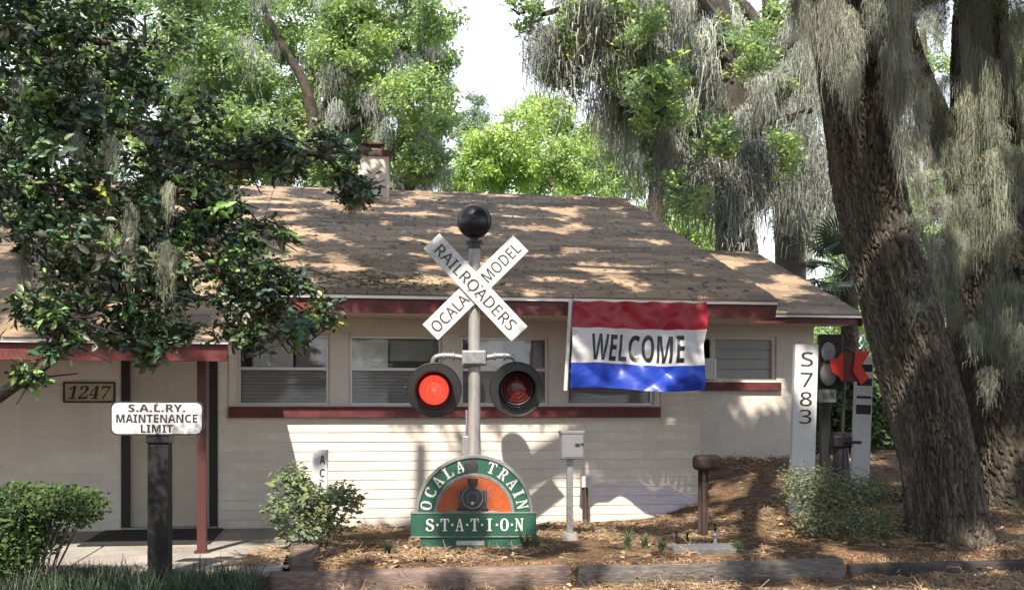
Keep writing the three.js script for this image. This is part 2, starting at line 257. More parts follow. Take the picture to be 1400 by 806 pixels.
// ---------------------------------------------------------------- station building
const B = thing('station_building', 'low cream station building with brown shingle roof and red fascia', 'building', V(0, 0, -WALL_D), TH);
const at = (px, c = 0) => loc(px, HORIZON, c).x;
const P_ = 0.36, ANG = Math.atan(P_);                          // roof slope
const EZ = 0.9, EY = 2.70, RZ = -5.6, PZ = 2.52;               // eave, ridge and porch eave
const roofY = z => EY - P_ * (z - EZ), sPorch = loc(310, 464, PZ).x, sRoofR = loc(1065, 412, EZ).x, sL = -15, sR = at(957);
const win = [[325, 449], [478, 603], [630, 749], [775, 893]].map(([a, b]) => [at(a), at(b)]), WY0 = 1.553, WY1 = 2.325;
const d0 = at(166), d1 = at(297);
let gableWall;
{
  const b0 = 0.06, top = 2.62, w0 = win[0][0], w3 = win[3][1], t0 = -0.16, t1 = -0.002;
  const g = [span(sL, d0, b0, top, t0, t1), span(d0, d1, 2.24, top, t0, t1), span(d1, w0, b0, top, t0, t1), span(w0, w3, b0, WY0 - 0.02, t0, t1), span(w0, w3, WY1, top, t0, t1), span(w3, sR - 0.004, b0, top, t0, t1)];
  for (let i = 0; i < 3; i++) g.push(span(win[i][1], win[i + 1][0], WY0 - 0.02, WY1, t0, t1));
  const gable = (x, ez, ey, rz, z0, z1, base, thick) => { const q = new THREE.Shape(), yy = z => ey - P_ * (z - ez) - 0.075; q.moveTo(-z0, base); q.lineTo(-z1, base); q.lineTo(-z1, ey - P_ * (2 * rz - z1 - ez) - 0.075); q.lineTo(-rz, yy(rz)); q.lineTo(-z0, yy(z0)); return metric(new THREE.ExtrudeGeometry(q, { depth: thick, bevelEnabled: false }).rotateY(Math.PI / 2).translate(x - thick, 0, 0)); };
  gableWall = gable;
  g.push(gable(sR - 0.004, EZ, EY, RZ, t0, -9.5, b0, 0.15));
  g.push(span(sL, sR, b0, top, -9.7, -9.5), span(sL - 0.16, sL, b0, top, -9.7, t1));
  const wall = part('wall', g, M.wall, B);
  // boards
  const row = 0.106, plank = {}; const mk = (L, k) => { const key = L.toFixed(3); if (!plank[key]) { const q = new THREE.BoxGeometry(L - 0.003, row - 0.003, 0.012).translate(0, 0, 0.006), p = q.attributes.position; for (let i = 0; i < p.count; i++) if (p.getZ(i) > 0.006 && p.getY(i) > 0) p.setZ(i, 0.005); q.computeVertexNormals(); plank[key] = metric(q); } return plank[key]; };
  const mats = [0, 1, 2, 3].map(i => { const m = M.wall.clone(); m.color = C(0.74 + 0.014 * (i - 1.5), 0.68 + 0.013 * (i - 1.5), 0.60 + 0.012 * (i - 1.5)); return m; });
  const r = rng(77); let n = 0;
  for (let k = 0; ; k++) {
    const y = 0.19 + row * (k + 0.5); if (y > 2.58) break;
    const runs = [[-9.5, d0 - 0.004]];
    if (y + row / 2 < 1.43) runs.push([d1 + 0.004, sR]); else if (y - row / 2 > 1.39) { runs.push([d1 + 0.004, at(313) - 0.02]); runs.push([at(901) + 0.02, sR]); } else { runs.push([d1 + 0.004, at(313) - 0.02], [at(901) + 0.02, sR]); }
    for (const [a, b] of runs) { let x = a; while (x < b - 0.02) { const L = Math.min(b - x, x === a ? 1.2 + 2.2 * Math.round(r() * 2) / 2 : 3.6), LL = b - x - L < 0.5 ? b - x : L; const m = part('siding_board', mk(LL, 0), mats[Math.floor(r() * 4)], wall); m.position.set(x + LL / 2, y + 0.002 * (r() - 0.5), 0.0005 + 0.0015 * r()); x += LL; n++; } }
  }
  // smooth panel over and between the windows, sills
  const s0 = at(313), s1 = at(901);
  const fr = [span(s0, s1, WY1 + 0.03, 2.56, 0.0, 0.016), span(s0, win[0][0] - 0.012, WY0, WY1 + 0.03, 0, 0.016), span(win[3][1] + 0.012, s1, WY0, WY1 + 0.03, 0, 0.016)];
  for (let i = 0; i < 3; i++) fr.push(span(win[i][1] + 0.012, win[i + 1][0] - 0.012, WY0, WY1 + 0.03, 0, 0.03, 0.004));
  part('window_surround', fr, M.trim, B);
  part('window_sill', span(s0, s1, 1.415, 1.535, 0.0, 0.075, 0.006), M.sillDark, B, 'long dark red window sill board');
  part('window_sill_ledge', span(s0 + 0.01, s1 - 0.01, 1.535, 1.553, -0.04, 0.03, 0.004), M.trim, B);
  part('ceiling', span(sL, sR - 0.17, 2.63, 2.66, -9.4, -0.01), M.inside, B);
  part('interior_partition', [span(win[0][0] - 0.8, win[3][1] + 0.5, 0.2, 2.6, -1.2, -1.1), span(win[0][0] - 0.9, win[0][0] - 0.8, 0.2, 2.6, -2.6, -0.17), span(win[3][1] + 0.5, win[3][1] + 0.6, 0.2, 2.6, -2.6, -0.17), span(win[0][0] - 0.8, win[3][1] + 0.5, 0.1, 0.2, -2.5, -0.17)], M.inside, B);
  // windows: two panes, one over the other
  win.forEach(([a, b], i) => {
    const w = new THREE.Group(); w.name = 'window'; B.add(w); w.position.set(a, WY0, -0.075);
    const W = b - a, H = WY1 - WY0, mid = H * 0.52, t = 0.026;
    part('frame', [span(0, W, 0, t, 0, 0.05, 0.004), span(0, W, H - t, H, 0, 0.05, 0.004), span(0, t, t, H - t, 0.001, 0.049, 0.004), span(W - t, W, t, H - t, 0.001, 0.049, 0.004)], M.alu, w);
    part('meeting_rail', span(t, W - t, mid - 0.017, mid + 0.017, 0.004, 0.056, 0.004), M.alu, w);
    part('pane', span(t, W - t, t, mid - 0.017, 0.016, 0.0165), M.glass, w); part('pane', span(t, W - t, mid + 0.017, H - t, 0.030, 0.0305), M.glass, w);
    const bl = [[0.14, 0.60], [0.0, 0.42], [0.12, 0.5], [0.1, 0.9]][i];
    part('blind', span(bl[1] * W + 0.03, W - t, mid + 0.1 * (i % 2), H - t - 0.01, -0.1, -0.097), M.screenCloth, w);
    part('blind', span(t + bl[0] * W * 0.9, bl[1] * W, mid + 0.02, H - t - 0.01, -0.06, -0.056), M.blind, w);
    const slats = []; for (let k = 0; k < 9; k++) slats.push(metric(new THREE.BoxGeometry(W * 0.94, 0.003, 0.042).rotateX(0.75).translate(W / 2, t + 0.03 + k * (mid - 0.06) / 9, -0.06)));
    part('venetian_slats', slats, M.blind, w);
    part('insect_screen', span(t, W - t, t, mid - 0.017, 0.034, 0.0345), M.screen, w);
  });
  // door
  const dr = new THREE.Group(); dr.name = 'door'; B.add(dr);
  const j0 = d0, j1 = at(177), k0 = at(286), k1 = d1;
  part('frame', [span(j0, j1, 0.2, 2.24, -0.1, 0.03, 0.004), span(k0, k1, 0.2, 2.24, -0.1, 0.03, 0.004), span(j0, k1, 2.18, 2.239, -0.1, 0.028, 0.004)], M.dark, dr, 'dark brown door frame');
  const leaf = part('door_leaf', span(j1, k0, 0.235, 2.18, -0.075, -0.03, 0.003), M.door, dr);
  for (const [y0, y1] of [[0.42, 1.02], [1.14, 2.04]]) for (const q of [0.12, 0.55]) { const x0 = j1 + (k0 - j1) * q, x1 = j1 + (k0 - j1) * (q + 0.33); part('door_panel', span(x0, x1, y0, y1, -0.032, -0.024, 0.006), M.door, dr); }
  part('threshold', span(j0, k1, 0.205, 0.235, -0.1, 0.05, 0.004), M.galv, dr);
  part('handle', [cyl(0.012, 0.012, 0.05).rotateX(Math.PI / 2).translate(k0 - 0.09, 1.2, -0.01), new THREE.SphereGeometry(0.03, 16, 12).translate(k0 - 0.09, 1.2, 0.03)], M.galv, dr);
  part('porch_post', [box(0.085, roofY(2.1) - 0.3, 0.085, loc(276, 755, 2.05).x, (roofY(2.1) - 0.3) / 2 + 0.2, 2.05, 0.008), box(0.13, 0.02, 0.13, loc(276, 755, 2.05).x, 0.213, 2.05)], M.postRed, B, 'thin brown red porch post');
}
// roof
{
  const roof = new THREE.Group(); roof.name = 'roof'; B.add(roof);
  const slope = (x0, x1, za, zb, back) => { const L = (za - zb) / Math.cos(ANG), g = metric(new THREE.BoxGeometry(x1 - x0, 0.05, L)); g.rotateX(ANG).translate((x0 + x1) / 2, roofY((za + zb) / 2) - 0.03, (za + zb) / 2); return g; };
  const ridgeY = roofY(RZ);
  const back = metric(new THREE.BoxGeometry(sRoofR - sL, 0.05, 6.6)).rotateX(-ANG).translate((sRoofR + sL) / 2, ridgeY - 3.1 * P_ - 0.03, RZ - 3.1);
  part('roof_deck', [slope(sPorch, sRoofR, EZ, RZ), slope(sL, sPorch - 0.001, PZ, RZ), back], M.deck, roof);
  const tabs = [], r = rng(41), up = V(0, Math.cos(ANG), Math.sin(ANG)), tone = new Map();
  const lay = (x0, x1, za, zb, yOf) => {
    const L = (za - zb) / Math.cos(ANG), ex = 0.142;
    for (let k = 0; k * ex < L - 0.05; k++) {
      const z = za - (k * ex + 0.085) * Math.cos(ANG); let x = x0 - (k % 2) * 0.16 - 0.05 * r();
      while (x < x1) { const w = 0.30 + 0.04 * r(), a = Math.max(x0, x), b = Math.min(x1, x + w); if (b - a > 0.03) tabs.push([V((a + b) / 2, yOf(z) + 0.011, z + 0.006 * (r() - 0.5)), V((b - a - 0.008) / 0.33, 0.7 + 1.1 * r(), 1), new THREE.Euler(ANG + 0.035, 0, 0.004 * (r() - 0.5))]); x += w; }
    }
  };
  lay(sPorch, sRoofR, EZ + 0.02, RZ, roofY); lay(-10.5, sPorch, PZ + 0.02, RZ, roofY);
  const tint = (q, p) => { const n = fbm(p.x * 0.55, p.z * 3.5, 3), k = 0.085 + 0.075 * q() + 0.05 * hash(Math.round(p.z / 0.133), 3, 1) + 0.2 * (n - 0.45), w = q(); return [k * (1.5 + 0.1 * w), k * (1.07 + 0.05 * w), k * (0.67 + 0.06 * w)]; };
  scatter('shingles', metric(new THREE.BoxGeometry(0.33, 0.016, 0.2)), M.shingle, tabs, roof, V(0, 0, 0), tint);
  const caps = []; for (let x = -10.5; x < sRoofR; x += 0.2) caps.push([V(x + 0.1, ridgeY + 0.012, RZ), 1, new THREE.Euler(0, 0, 0.05)]);
  const cap = mergeGeometries([metric(new THREE.BoxGeometry(0.26, 0.012, 0.16).rotateX(ANG).translate(0, -0.02, 0.07)), metric(new THREE.BoxGeometry(0.26, 0.012, 0.16).rotateX(-ANG).translate(0, -0.02, -0.07))]);
  scatter('ridge_caps', cap, M.shingle, caps, roof, V(0, 0, 0), tint);
  const fascia = (x0, x1, z, y) => { part('fascia_board', span(x0, x1, y - 0.195, y - 0.045, z - 0.055, z - 0.03, 0.003), M.red, roof); part('drip_edge', span(x0 - 0.01, x1 + 0.01, y - 0.048, y - 0.012, z - 0.028, z + 0.012, 0.004), M.drip, roof); };
  fascia(sPorch, sRoofR - 0.02, EZ, EY); fascia(-10.5, sPorch, PZ, roofY(PZ));
  part('soffit', [span(sPorch, sRoofR - 0.05, EY - 0.185, EY - 0.17, 0.02, EZ - 0.06)], M.soffit, roof);
  const rake = (x, za, zb) => { const L = (za - zb) / Math.cos(ANG); return metric(new THREE.BoxGeometry(0.03, 0.15, L)).rotateX(ANG).translate(x, roofY((za + zb) / 2) - 0.12, (za + zb) / 2); };
  part('rake_board', rake(sRoofR - 0.015, EZ - 0.06, RZ), M.red, roof); part('rake_board', rake(sPorch - 0.015, PZ - 0.06, EZ - 0.02), M.red, roof);
  for (let x = -8.6; x < sPorch; x += 0.81) part('rafter', metric(new THREE.BoxGeometry(0.05, 0.11, (PZ - 0.1) / Math.cos(ANG))).rotateX(ANG).translate(x, roofY(1.2) - 0.125, 1.22), M.soffit, roof);
  // debris that has gathered on the slope
  const deb = [], q = rng(8); for (let i = 0; i < 1500; i++) { const c = q() < 0.3 ? loc(520, 390, 0.9 - 0.55) : { x: mix(-6, sRoofR, q()) }, x = c.x + (q() + q() - 1) * 0.75, z = c.y ? 0.45 + (q() + q() - 1) * 0.45 : mix(EZ, RZ, Math.pow(q(), 1.2)); if (x < sPorch + 0.05 || x > sRoofR - 0.05 || z > EZ - 0.02) continue; deb.push([V(x, roofY(z) + 0.022 + 0.01 * q(), z), 0.5 + 0.8 * q(), new THREE.Euler(ANG + (q() - 0.5) * 0.5, q() * 6.28, (q() - 0.5) * 0.5)]); }
  scatter('fallen_leaves', leafGeo(0.075, 0.03), M.litter, deb, roof, V(0, 0, 0), (q) => { const k = 0.10 + 0.16 * q(); return [k * 1.25, k * 1.0, k * 0.6]; });
  // chimney
  const ch = new THREE.Group(); ch.name = 'chimney'; B.add(ch); const cz = -4.85, c0 = loc(490, 240, cz), c1 = loc(532, 240, cz), ytop = loc(511, 213, cz).y, yt2 = loc(511, 200, cz).y;
  const cm = (c0.x + c1.x) / 2, cw = c1.x - c0.x;
  part('shaft', span(c0.x, c1.x, 3.9, ytop, cz - cw * 0.8, cz, 0.008), M.wall, ch);
  part('cap', [span(c0.x - 0.04, c1.x + 0.04, ytop, ytop + 0.09, cz - cw * 0.8 - 0.04, cz + 0.04, 0.006)], M.capRed, ch, 'dull red chimney cap');
  part('flue_cover', [span(c0.x + 0.06, c1.x - 0.06, yt2 + 0.05, yt2 + 0.08, cz - cw * 0.7, cz - 0.05, 0.004), span(c0.x + 0.08, c0.x + 0.12, ytop + 0.09, yt2 + 0.05, cz - 0.14, cz - 0.08), span(c1.x - 0.12, c1.x - 0.08, ytop + 0.09, yt2 + 0.05, cz - 0.14, cz - 0.08)], M.capRed, ch);
}
// the wing set back beside the front room
{
  const WZ = -2.3, e = loc(1180, 430, -1.7), ex = e.x, ey = e.y, ez = -1.7, rz = -5.5, x0 = sRoofR - 1.6, wR = loc(1113, 500, WZ).x, wy = z => ey - P_ * (z - ez);
  const wg = new THREE.Group(); wg.name = 'wing'; B.add(wg);
  const wl = loc(974, 490, WZ).x, wr = loc(1062, 490, WZ).x, y1 = loc(1020, 459, WZ).y, y0 = loc(1020, 522, WZ).y, a = sR - 0.3;
  part('wall', [span(a, wR, 0.4, y0, WZ - 0.15, WZ), span(a, wR, y1, ey - 0.02, WZ - 0.15, WZ), span(wr, wR, y0, y1, WZ - 0.15, WZ), span(a, wl - 0.25, y0, y1, WZ - 0.15, WZ), gableWall(wR, ez, ey, rz, WZ - 0.15, rz - 3, 0.4, 0.15), span(a, wR, 0.4, ey, rz - 3.2, rz - 3)], M.wall, wg);
  part('window_frame', [span(wl - 0.25, wr, y1 - 0.05, y1, WZ - 0.07, WZ - 0.02), span(wl - 0.25, wr, y0, y0 + 0.05, WZ - 0.07, WZ - 0.02), span(wr - 0.06, wr, y0 + 0.05, y1 - 0.05, WZ - 0.07, WZ - 0.02), span(wl - 0.02, wl + 0.05, y0 + 0.05, y1 - 0.05, WZ - 0.07, WZ - 0.02)], M.soffit, wg);
  for (let k = 0; k < 4; k++) { const h = (y1 - y0 - 0.1) / 4; const p = part('louvre_pane', box(wr - wl - 0.11, h * 0.98, 0.006, 0, 0, 0), M.blind, wg); p.position.set((wl + wr) / 2, y0 + 0.05 + h * (k + 0.5), WZ - 0.06); p.rotation.x = -0.12; p.material = M.louvre; }
  part('window_sill', span(wl - 0.3, wr + 0.05, y0 - 0.12, y0 - 0.003, WZ, WZ + 0.06, 0.005), M.sillDark, wg);
  part('air_conditioner', [span(wl - 0.24, wl - 0.02, y0 + 0.03, y0 + 0.32, WZ - 0.02, WZ + 0.22, 0.01), ...[0, 1, 2, 3, 4].map(k => span(wl - 0.22 + k * 0.04, wl - 0.205 + k * 0.04, y0 + 0.06, y0 + 0.29, WZ + 0.22, WZ + 0.228))], M.alu, wg);
  part('inside_wall', span(a, wR - 0.16, 0.6, ey - 0.02, WZ - 1.6, WZ - 1.5), M.inside, wg);
  const L = (ez - rz) / Math.cos(ANG);
  const deckG = metric(new THREE.BoxGeometry(ex - x0, 0.05, L)).rotateX(ANG).translate((ex + x0) / 2, wy((ez + rz) / 2) - 0.03, (ez + rz) / 2), backG = metric(new THREE.BoxGeometry(ex - x0, 0.05, L)).rotateX(-ANG).translate((ex + x0) / 2, wy((ez + rz) / 2) - 0.03, 2 * rz - (ez + rz) / 2);
  part('roof_deck', [deckG, backG], M.deck, wg);
  const tabs = [], r = rng(9), exp = 0.142; for (let k = 0; k * exp < L - 0.05; k++) { const z = ez + 0.02 - (k * exp + 0.085) * Math.cos(ANG); let x = x0 - (k % 2) * 0.16; while (x < ex) { const w = 0.3 + 0.04 * r(), p = Math.max(x0, x), q = Math.min(ex, x + w); if (q - p > 0.03) tabs.push([V((p + q) / 2, wy(z) + 0.011, z), V((q - p - 0.006) / 0.33, 0.8 + 0.9 * r(), 1), new THREE.Euler(ANG + 0.035, 0, 0)]); x += w; } }
  scatter('shingles', metric(new THREE.BoxGeometry(0.33, 0.016, 0.2)), M.shingle, tabs, wg, V(0, 0, 0), (q, p) => { const n = fbm(p.x * 0.7, p.z * 1.4, 5), k = 0.08 + 0.07 * q() + 0.05 * hash(Math.round(p.z / 0.133), 3, 2) + 0.2 * (n - 0.45), w = q(); return [k * (1.5 + 0.1 * w), k * (1.07 + 0.05 * w), k * (0.67 + 0.06 * w)]; });
  part('fascia_board', span(x0, ex - 0.01, ey - 0.13, ey - 0.045, ez - 0.055, ez - 0.03), M.sillDark, wg); part('drip_edge', span(x0, ex + 0.01, ey - 0.046, ey - 0.012, ez - 0.028, ez + 0.012), M.drip, wg);
  part('soffit', span(a + 0.4, ex - 0.05, ey - 0.12, ey - 0.105, WZ + 0.002, ez - 0.06), M.soffit, wg);
  part('rake_board', metric(new THREE.BoxGeometry(0.03, 0.12, L)).rotateX(ANG).translate(ex - 0.015, wy((ez + rz) / 2) - 0.11, (ez + rz) / 2), M.sillDark, wg);
}
// things on and by the front of the building
const onWall = (px, py, c) => { const l = loc(px, py, c); return toWorld(l.x, l.y, c); };
{
  const p = onWall(122, 536, 0.016), w = 0.53, h = 0.22, g = thing('house_number_sign', 'tan house number sign reading 1247 in a dark frame', 'sign', p, TH);
  part('plate', box(w, h, 0.01, 0, 0, 0.006), std(C(0.46, 0.40, 0.26), 0.6, { map: paintT }), g);
  part('frame', [box(w, 0.018, 0.02, 0, h / 2 - 0.008, 0.011), box(w, 0.018, 0.02, 0, -h / 2 + 0.008, 0.011), box(0.018, h - 0.034, 0.02, -w / 2 + 0.008, 0, 0.011), box(0.018, h - 0.034, 0.02, w / 2 - 0.008, 0, 0.011)], M.ink, g);
  const t = text('1247', fontSerif, 0.42, 0.14); t.applyMatrix4(new THREE.Matrix4().makeShear(0, 0, 0.22, 0, 0, 0)); t.translate(0, 0, 0.0115); part('numerals', t, M.ink, g);
}
solo('door_mat', box(1.22, 0.014, 1.34, 0, 0, 0, 0.005), std(C(0.012, 0.012, 0.013), 0.95, { bumpMap: grainB, bumpScale: 0.006 }), 'black rectangular door mat on the porch slab', 'mat', toWorld((d0 + d1) / 2 - 0.04, 0.2125, 0.76), TH);

// flag
{
  const c = document.createElement('canvas'); c.width = 1024; c.height = 640; const x = c.getContext('2d');
  x.fillStyle = '#a3182b'; x.fillRect(0, 0, 1024, 200); x.fillStyle = '#dcdde2'; x.fillRect(0, 198, 1024, 262); x.fillStyle = '#1c3fae'; x.fillRect(0, 458, 1024, 182);
  x.fillStyle = '#2a2b30'; x.font = 'bold 200px sans-serif'; x.textBaseline = 'alphabetic'; const w = x.measureText('WELCOME').width; x.save(); x.translate(150, 438); x.scale(700 / w, 1.36); x.fillText('WELCOME', 0, 0); x.restore();
  const map = new THREE.CanvasTexture(c); map.colorSpace = THREE.SRGBColorSpace; map.magFilter = THREE.LinearFilter;
  const z = 0.965, tl = loc(783, 411, z), tr = loc(963, 414, z), bl = loc(774, 530, z), br = loc(957, 535, z), o = V(tl.x, tl.y, z);
  const f = thing('welcome_flag', 'red white and blue WELCOME flag hanging from the eave', 'flag', toWorld(o.x, o.y, o.z), TH);
  const g = new THREE.PlaneGeometry(1, 1, 90, 56), p = g.attributes.position, uv = g.attributes.uv;
  for (let i = 0; i < p.count; i++) {
    const u = uv.getX(i), v = 1 - uv.getY(i), X = mix(mix(tl.x, tr.x, u), mix(bl.x, br.x, u), v) - o.x, Y = mix(mix(tl.y, tr.y, u), mix(bl.y, br.y, u), v) - o.y;
    const diag = u * 1.2 + v * 0.9, k = Math.min(1, v * 1.6 + 0.15), wave = 0.05 * Math.sin(u * 8 + v * 2.6) * v + 0.04 * Math.sin((u - v * 0.55) * 15 + 0.6) * sstep(0.4, 0.8, u) * (0.4 + 0.6 * v) + 0.014 * Math.sin(u * 23 + v * 3) * k + 0.05 * (fbm(u * 5, v * 4, 2) - 0.5) + 0.022 * Math.abs(Math.sin((u * 0.8 + v * 0.7) * 8 + 0.4)) * sstep(0.2, 0.7, u) + 0.012 * Math.abs(Math.sin((u - v * 0.9) * 11));
    p.setXYZ(i, X, Y + 0.018 * Math.sin(u * 7) * v - 0.006 * (1 - Math.cos(u * 6.283 * 5)) * (1 - v), wave * 1.5 + 0.04 + 0.07 * v);
  }
  g.computeVertexNormals();
  part('cloth', g, new THREE.MeshPhysicalMaterial({ map, roughness: 0.42, side: THREE.DoubleSide, transmission: 0.25, thickness: 0, sheen: 0.5, sheenRoughness: 0.4 }), f);
  part('sleeve', bar(V(-0.028, 0.0, 0.03), V(bl.x - o.x - 0.022, bl.y - o.y - 0.03, 0.075), 0.022, 0.022, 14), M.white, f, 'white flag sleeve');
  for (const q of [0.0, 0.995]) part('cord', bar(V(mix(0, tr.x - o.x, q), 0.0, 0.03), V(mix(0, tr.x - o.x, q), 0.075, -0.02), 0.004), M.ink, f);
}
// crossing signal
{
  const D = 10.6, gx = (648.5 - CX) / F * D, g0 = groundAt(gx, D), s = D / F, S = thing('crossing_signal', 'railroad crossing signal with crossbuck, bell and two red lamps on pole', 'crossing signal', V(gx, g0, -D));
  const X = px => (px - 648.5) * s, Y = py => EYE + (HORIZON - py) * s - g0;
  part('pole', [cyl(0.062, 0.056, Y(332), 0, Y(332) / 2, 0, 28), cyl(0.09, 0.075, 0.25, 0, 0.125, 0)], M.pole, S);
  part('conduit', [bar(V(-0.075, 0.0, -0.03), V(-0.075, Y(560), -0.03), 0.013), box(0.09, 0.2, 0.06, -0.08, Y(610), -0.03, 0.01)], M.galv, S);
  const bell = part('bell', [new THREE.SphereGeometry(0.163, 40, 28).scale(1, 1, 0.86).translate(0, Y(303), 0.0), cyl(0.05, 0.035, 0.06, 0, Y(327), 0)], std(C(0.03, 0.032, 0.036), 0.32, { metalness: 0.5, map: concT, bumpMap: paintB, bumpScale: 0.002 }), S, 'dark round crossing bell');
  part('rim', new THREE.TorusGeometry(0.158, 0.009, 10, 48).translate(0, Y(303), 0.035), M.black, bell); part('flange', [cyl(0.085, 0.085, 0.022, 0, Y(331), 0), cyl(0.066, 0.066, 0.06, 0, Y(336), 0)], M.black, bell);
  part('clapper_boss', [new THREE.CylinderGeometry(0.02, 0.028, 0.04, 6).rotateX(Math.PI / 2).translate(0, Y(300), 0.145), bar(V(0, Y(303) + 0.16, 0), V(0, Y(303) + 0.2, 0), 0.006)], M.black, bell);
  const blade = (len, ang, z, label) => { const b = new THREE.Group(); b.name = 'crossbuck_blade'; b.userData.label = label; b.position.set(X(650.5), Y(394.5), z); b.rotation.z = ang; S.add(b); part('board', box(len, 0.212, 0.02, 0, 0, 0, 0.004), M.white, b); return b; };
  const b2 = blade(1.22, 0.777, 0.075, 'white crossbuck blade reading OCALA MODEL'), b1 = blade(1.228, -0.812, 0.098, 'white crossbuck blade reading RAILROADERS');
  part('lettering', text('RAILROADERS', fontSans, 1.05, 0.112).translate(0.0, 0.0, 0.0102), M.ink, b1);
  part('lettering', [text('OCALA', fontSans, 0.44, 0.112).translate(-0.345, 0, 0.0102), text('MODEL', fontSans, 0.45, 0.112).translate(0.345, 0, 0.0102)], M.ink, b2);
  part('bolt', [[0.03, 0.06], [-0.03, -0.06], [0.06, -0.05]].map(([x, y]) => cyl(0.009, 0.009, 0.012, 0, 0, 0, 8).rotateX(Math.PI / 2).translate(x, y, 0.015)), M.galv, b1);
  part('clamp', [box(0.16, 0.04, 0.09, 0, Y(375), 0.03, 0.006), box(0.16, 0.04, 0.09, 0, Y(415), 0.03, 0.006)], M.galv, S);
  part('junction_box', [box(0.235, 0.145, 0.17, 0, Y(489.5), 0.03, 0.015), box(0.2, 0.11, 0.01, 0, Y(489.5), 0.12, 0.003)], M.galv, S, 'grey junction box on the signal pole');
  const arm = sx => { const c = new THREE.CatmullRomCurve3([V(sx * 0.1, Y(489), 0.02), V(sx * 0.25, Y(486), 0.02), V(sx * 0.38, Y(489), 0.02), V(sx * 0.405, Y(502), 0.0), V(sx * 0.405, Y(520), -0.04)]); part('arm', [new THREE.TubeGeometry(c, 24, 0.027, 12), new THREE.TorusGeometry(0.03, 0.012, 8, 16).rotateY(Math.PI / 2).translate(sx * 0.2, Y(487), 0.02), new THREE.TorusGeometry(0.03, 0.012, 8, 16).rotateY(Math.PI / 2).translate(sx * 0.29, Y(487), 0.02)], M.galv, S); };
  arm(-1); arm(1);
  const lampOf = (px, py, on, turn) => {
    const l = new THREE.Group(); l.name = 'signal_lamp'; l.position.set(X(px), Y(py), 0.05); l.rotation.y = turn; l.userData.label = on ? 'glowing red signal lamp with black disc' : 'unlit red signal lamp with black disc'; S.add(l);
    part('background_disc', [new THREE.CylinderGeometry(0.262, 0.262, 0.008, 64).rotateX(Math.PI / 2), new THREE.TorusGeometry(0.258, 0.008, 8, 64)], M.black, l);
    const pos = [], idx = [], n = 64, R0 = 0.17, R1 = 0.178; for (let i = 0; i <= n; i++) { const a = i / n * 6.28318, up = 0.5 + 0.5 * Math.sin(a), len = 0.05 + 0.17 * sstep(0.1, 0.8, up); for (const [R, zz] of [[R0, 0.004], [R0, len], [R1, len], [R1, 0.004]]) pos.push(R * Math.cos(a), R * Math.sin(a), zz); }
    for (let i = 0; i < n; i++) for (let k = 0; k < 3; k++) { const a = i * 4 + k, b = a + 4; idx.push(a, a + 1, b, b, a + 1, b + 1); }
    const h = new THREE.BufferGeometry(); h.setAttribute('position', new THREE.Float32BufferAttribute(pos, 3)); h.setIndex(idx); h.computeVertexNormals(); part('hood', h, std(C(0.012, 0.012, 0.013), 0.4, { side: THREE.DoubleSide }), l);
    const lens = new THREE.SphereGeometry(0.26, 40, 10, 0, 6.2832, 0, 0.6).rotateX(Math.PI / 2).translate(0, 0, -0.19); part('lens', lens, on ? new THREE.MeshStandardMaterial({ color: C(0.45, 0.02, 0.015), roughness: 0.25, emissive: C(0.62, 0.055, 0.03), emissiveIntensity: 0.95 }) : std(C(0.09, 0.012, 0.014), 0.18), l);
    part('lens_ribs', [...[0.045, 0.085, 0.12].map(R => new THREE.TorusGeometry(R, 0.0022, 6, 40).translate(0, 0, Math.sqrt(0.26 * 0.26 - R * R) - 0.19)), box(0.006, 0.05, 0.02, 0.0, 0.1, 0.055)], std(C(0.16, 0.008, 0.006), 0.4), l);
    part('lens_ring', new THREE.TorusGeometry(0.15, 0.012, 10, 48).translate(0, 0, 0.03), M.black, l);
    part('housing', new THREE.CylinderGeometry(0.17, 0.11, 0.16, 32).rotateX(Math.PI / 2).translate(0, 0, -0.085), M.black, l);
    if (on) { const p = new THREE.PointLight(0xff2a14, 0.12, 0, 2); p.position.set(0, 0, 0.11); p.castShadow = true; l.add(p); }
  };
  lampOf(594, 533, true, 0.03); lampOf(706, 532, false, 0.06);
  part('wire', bar(V(X(597.5), Y(462), 0.06), V(X(597.5), Y(497), 0.02), 0.003), M.ink, S);
}
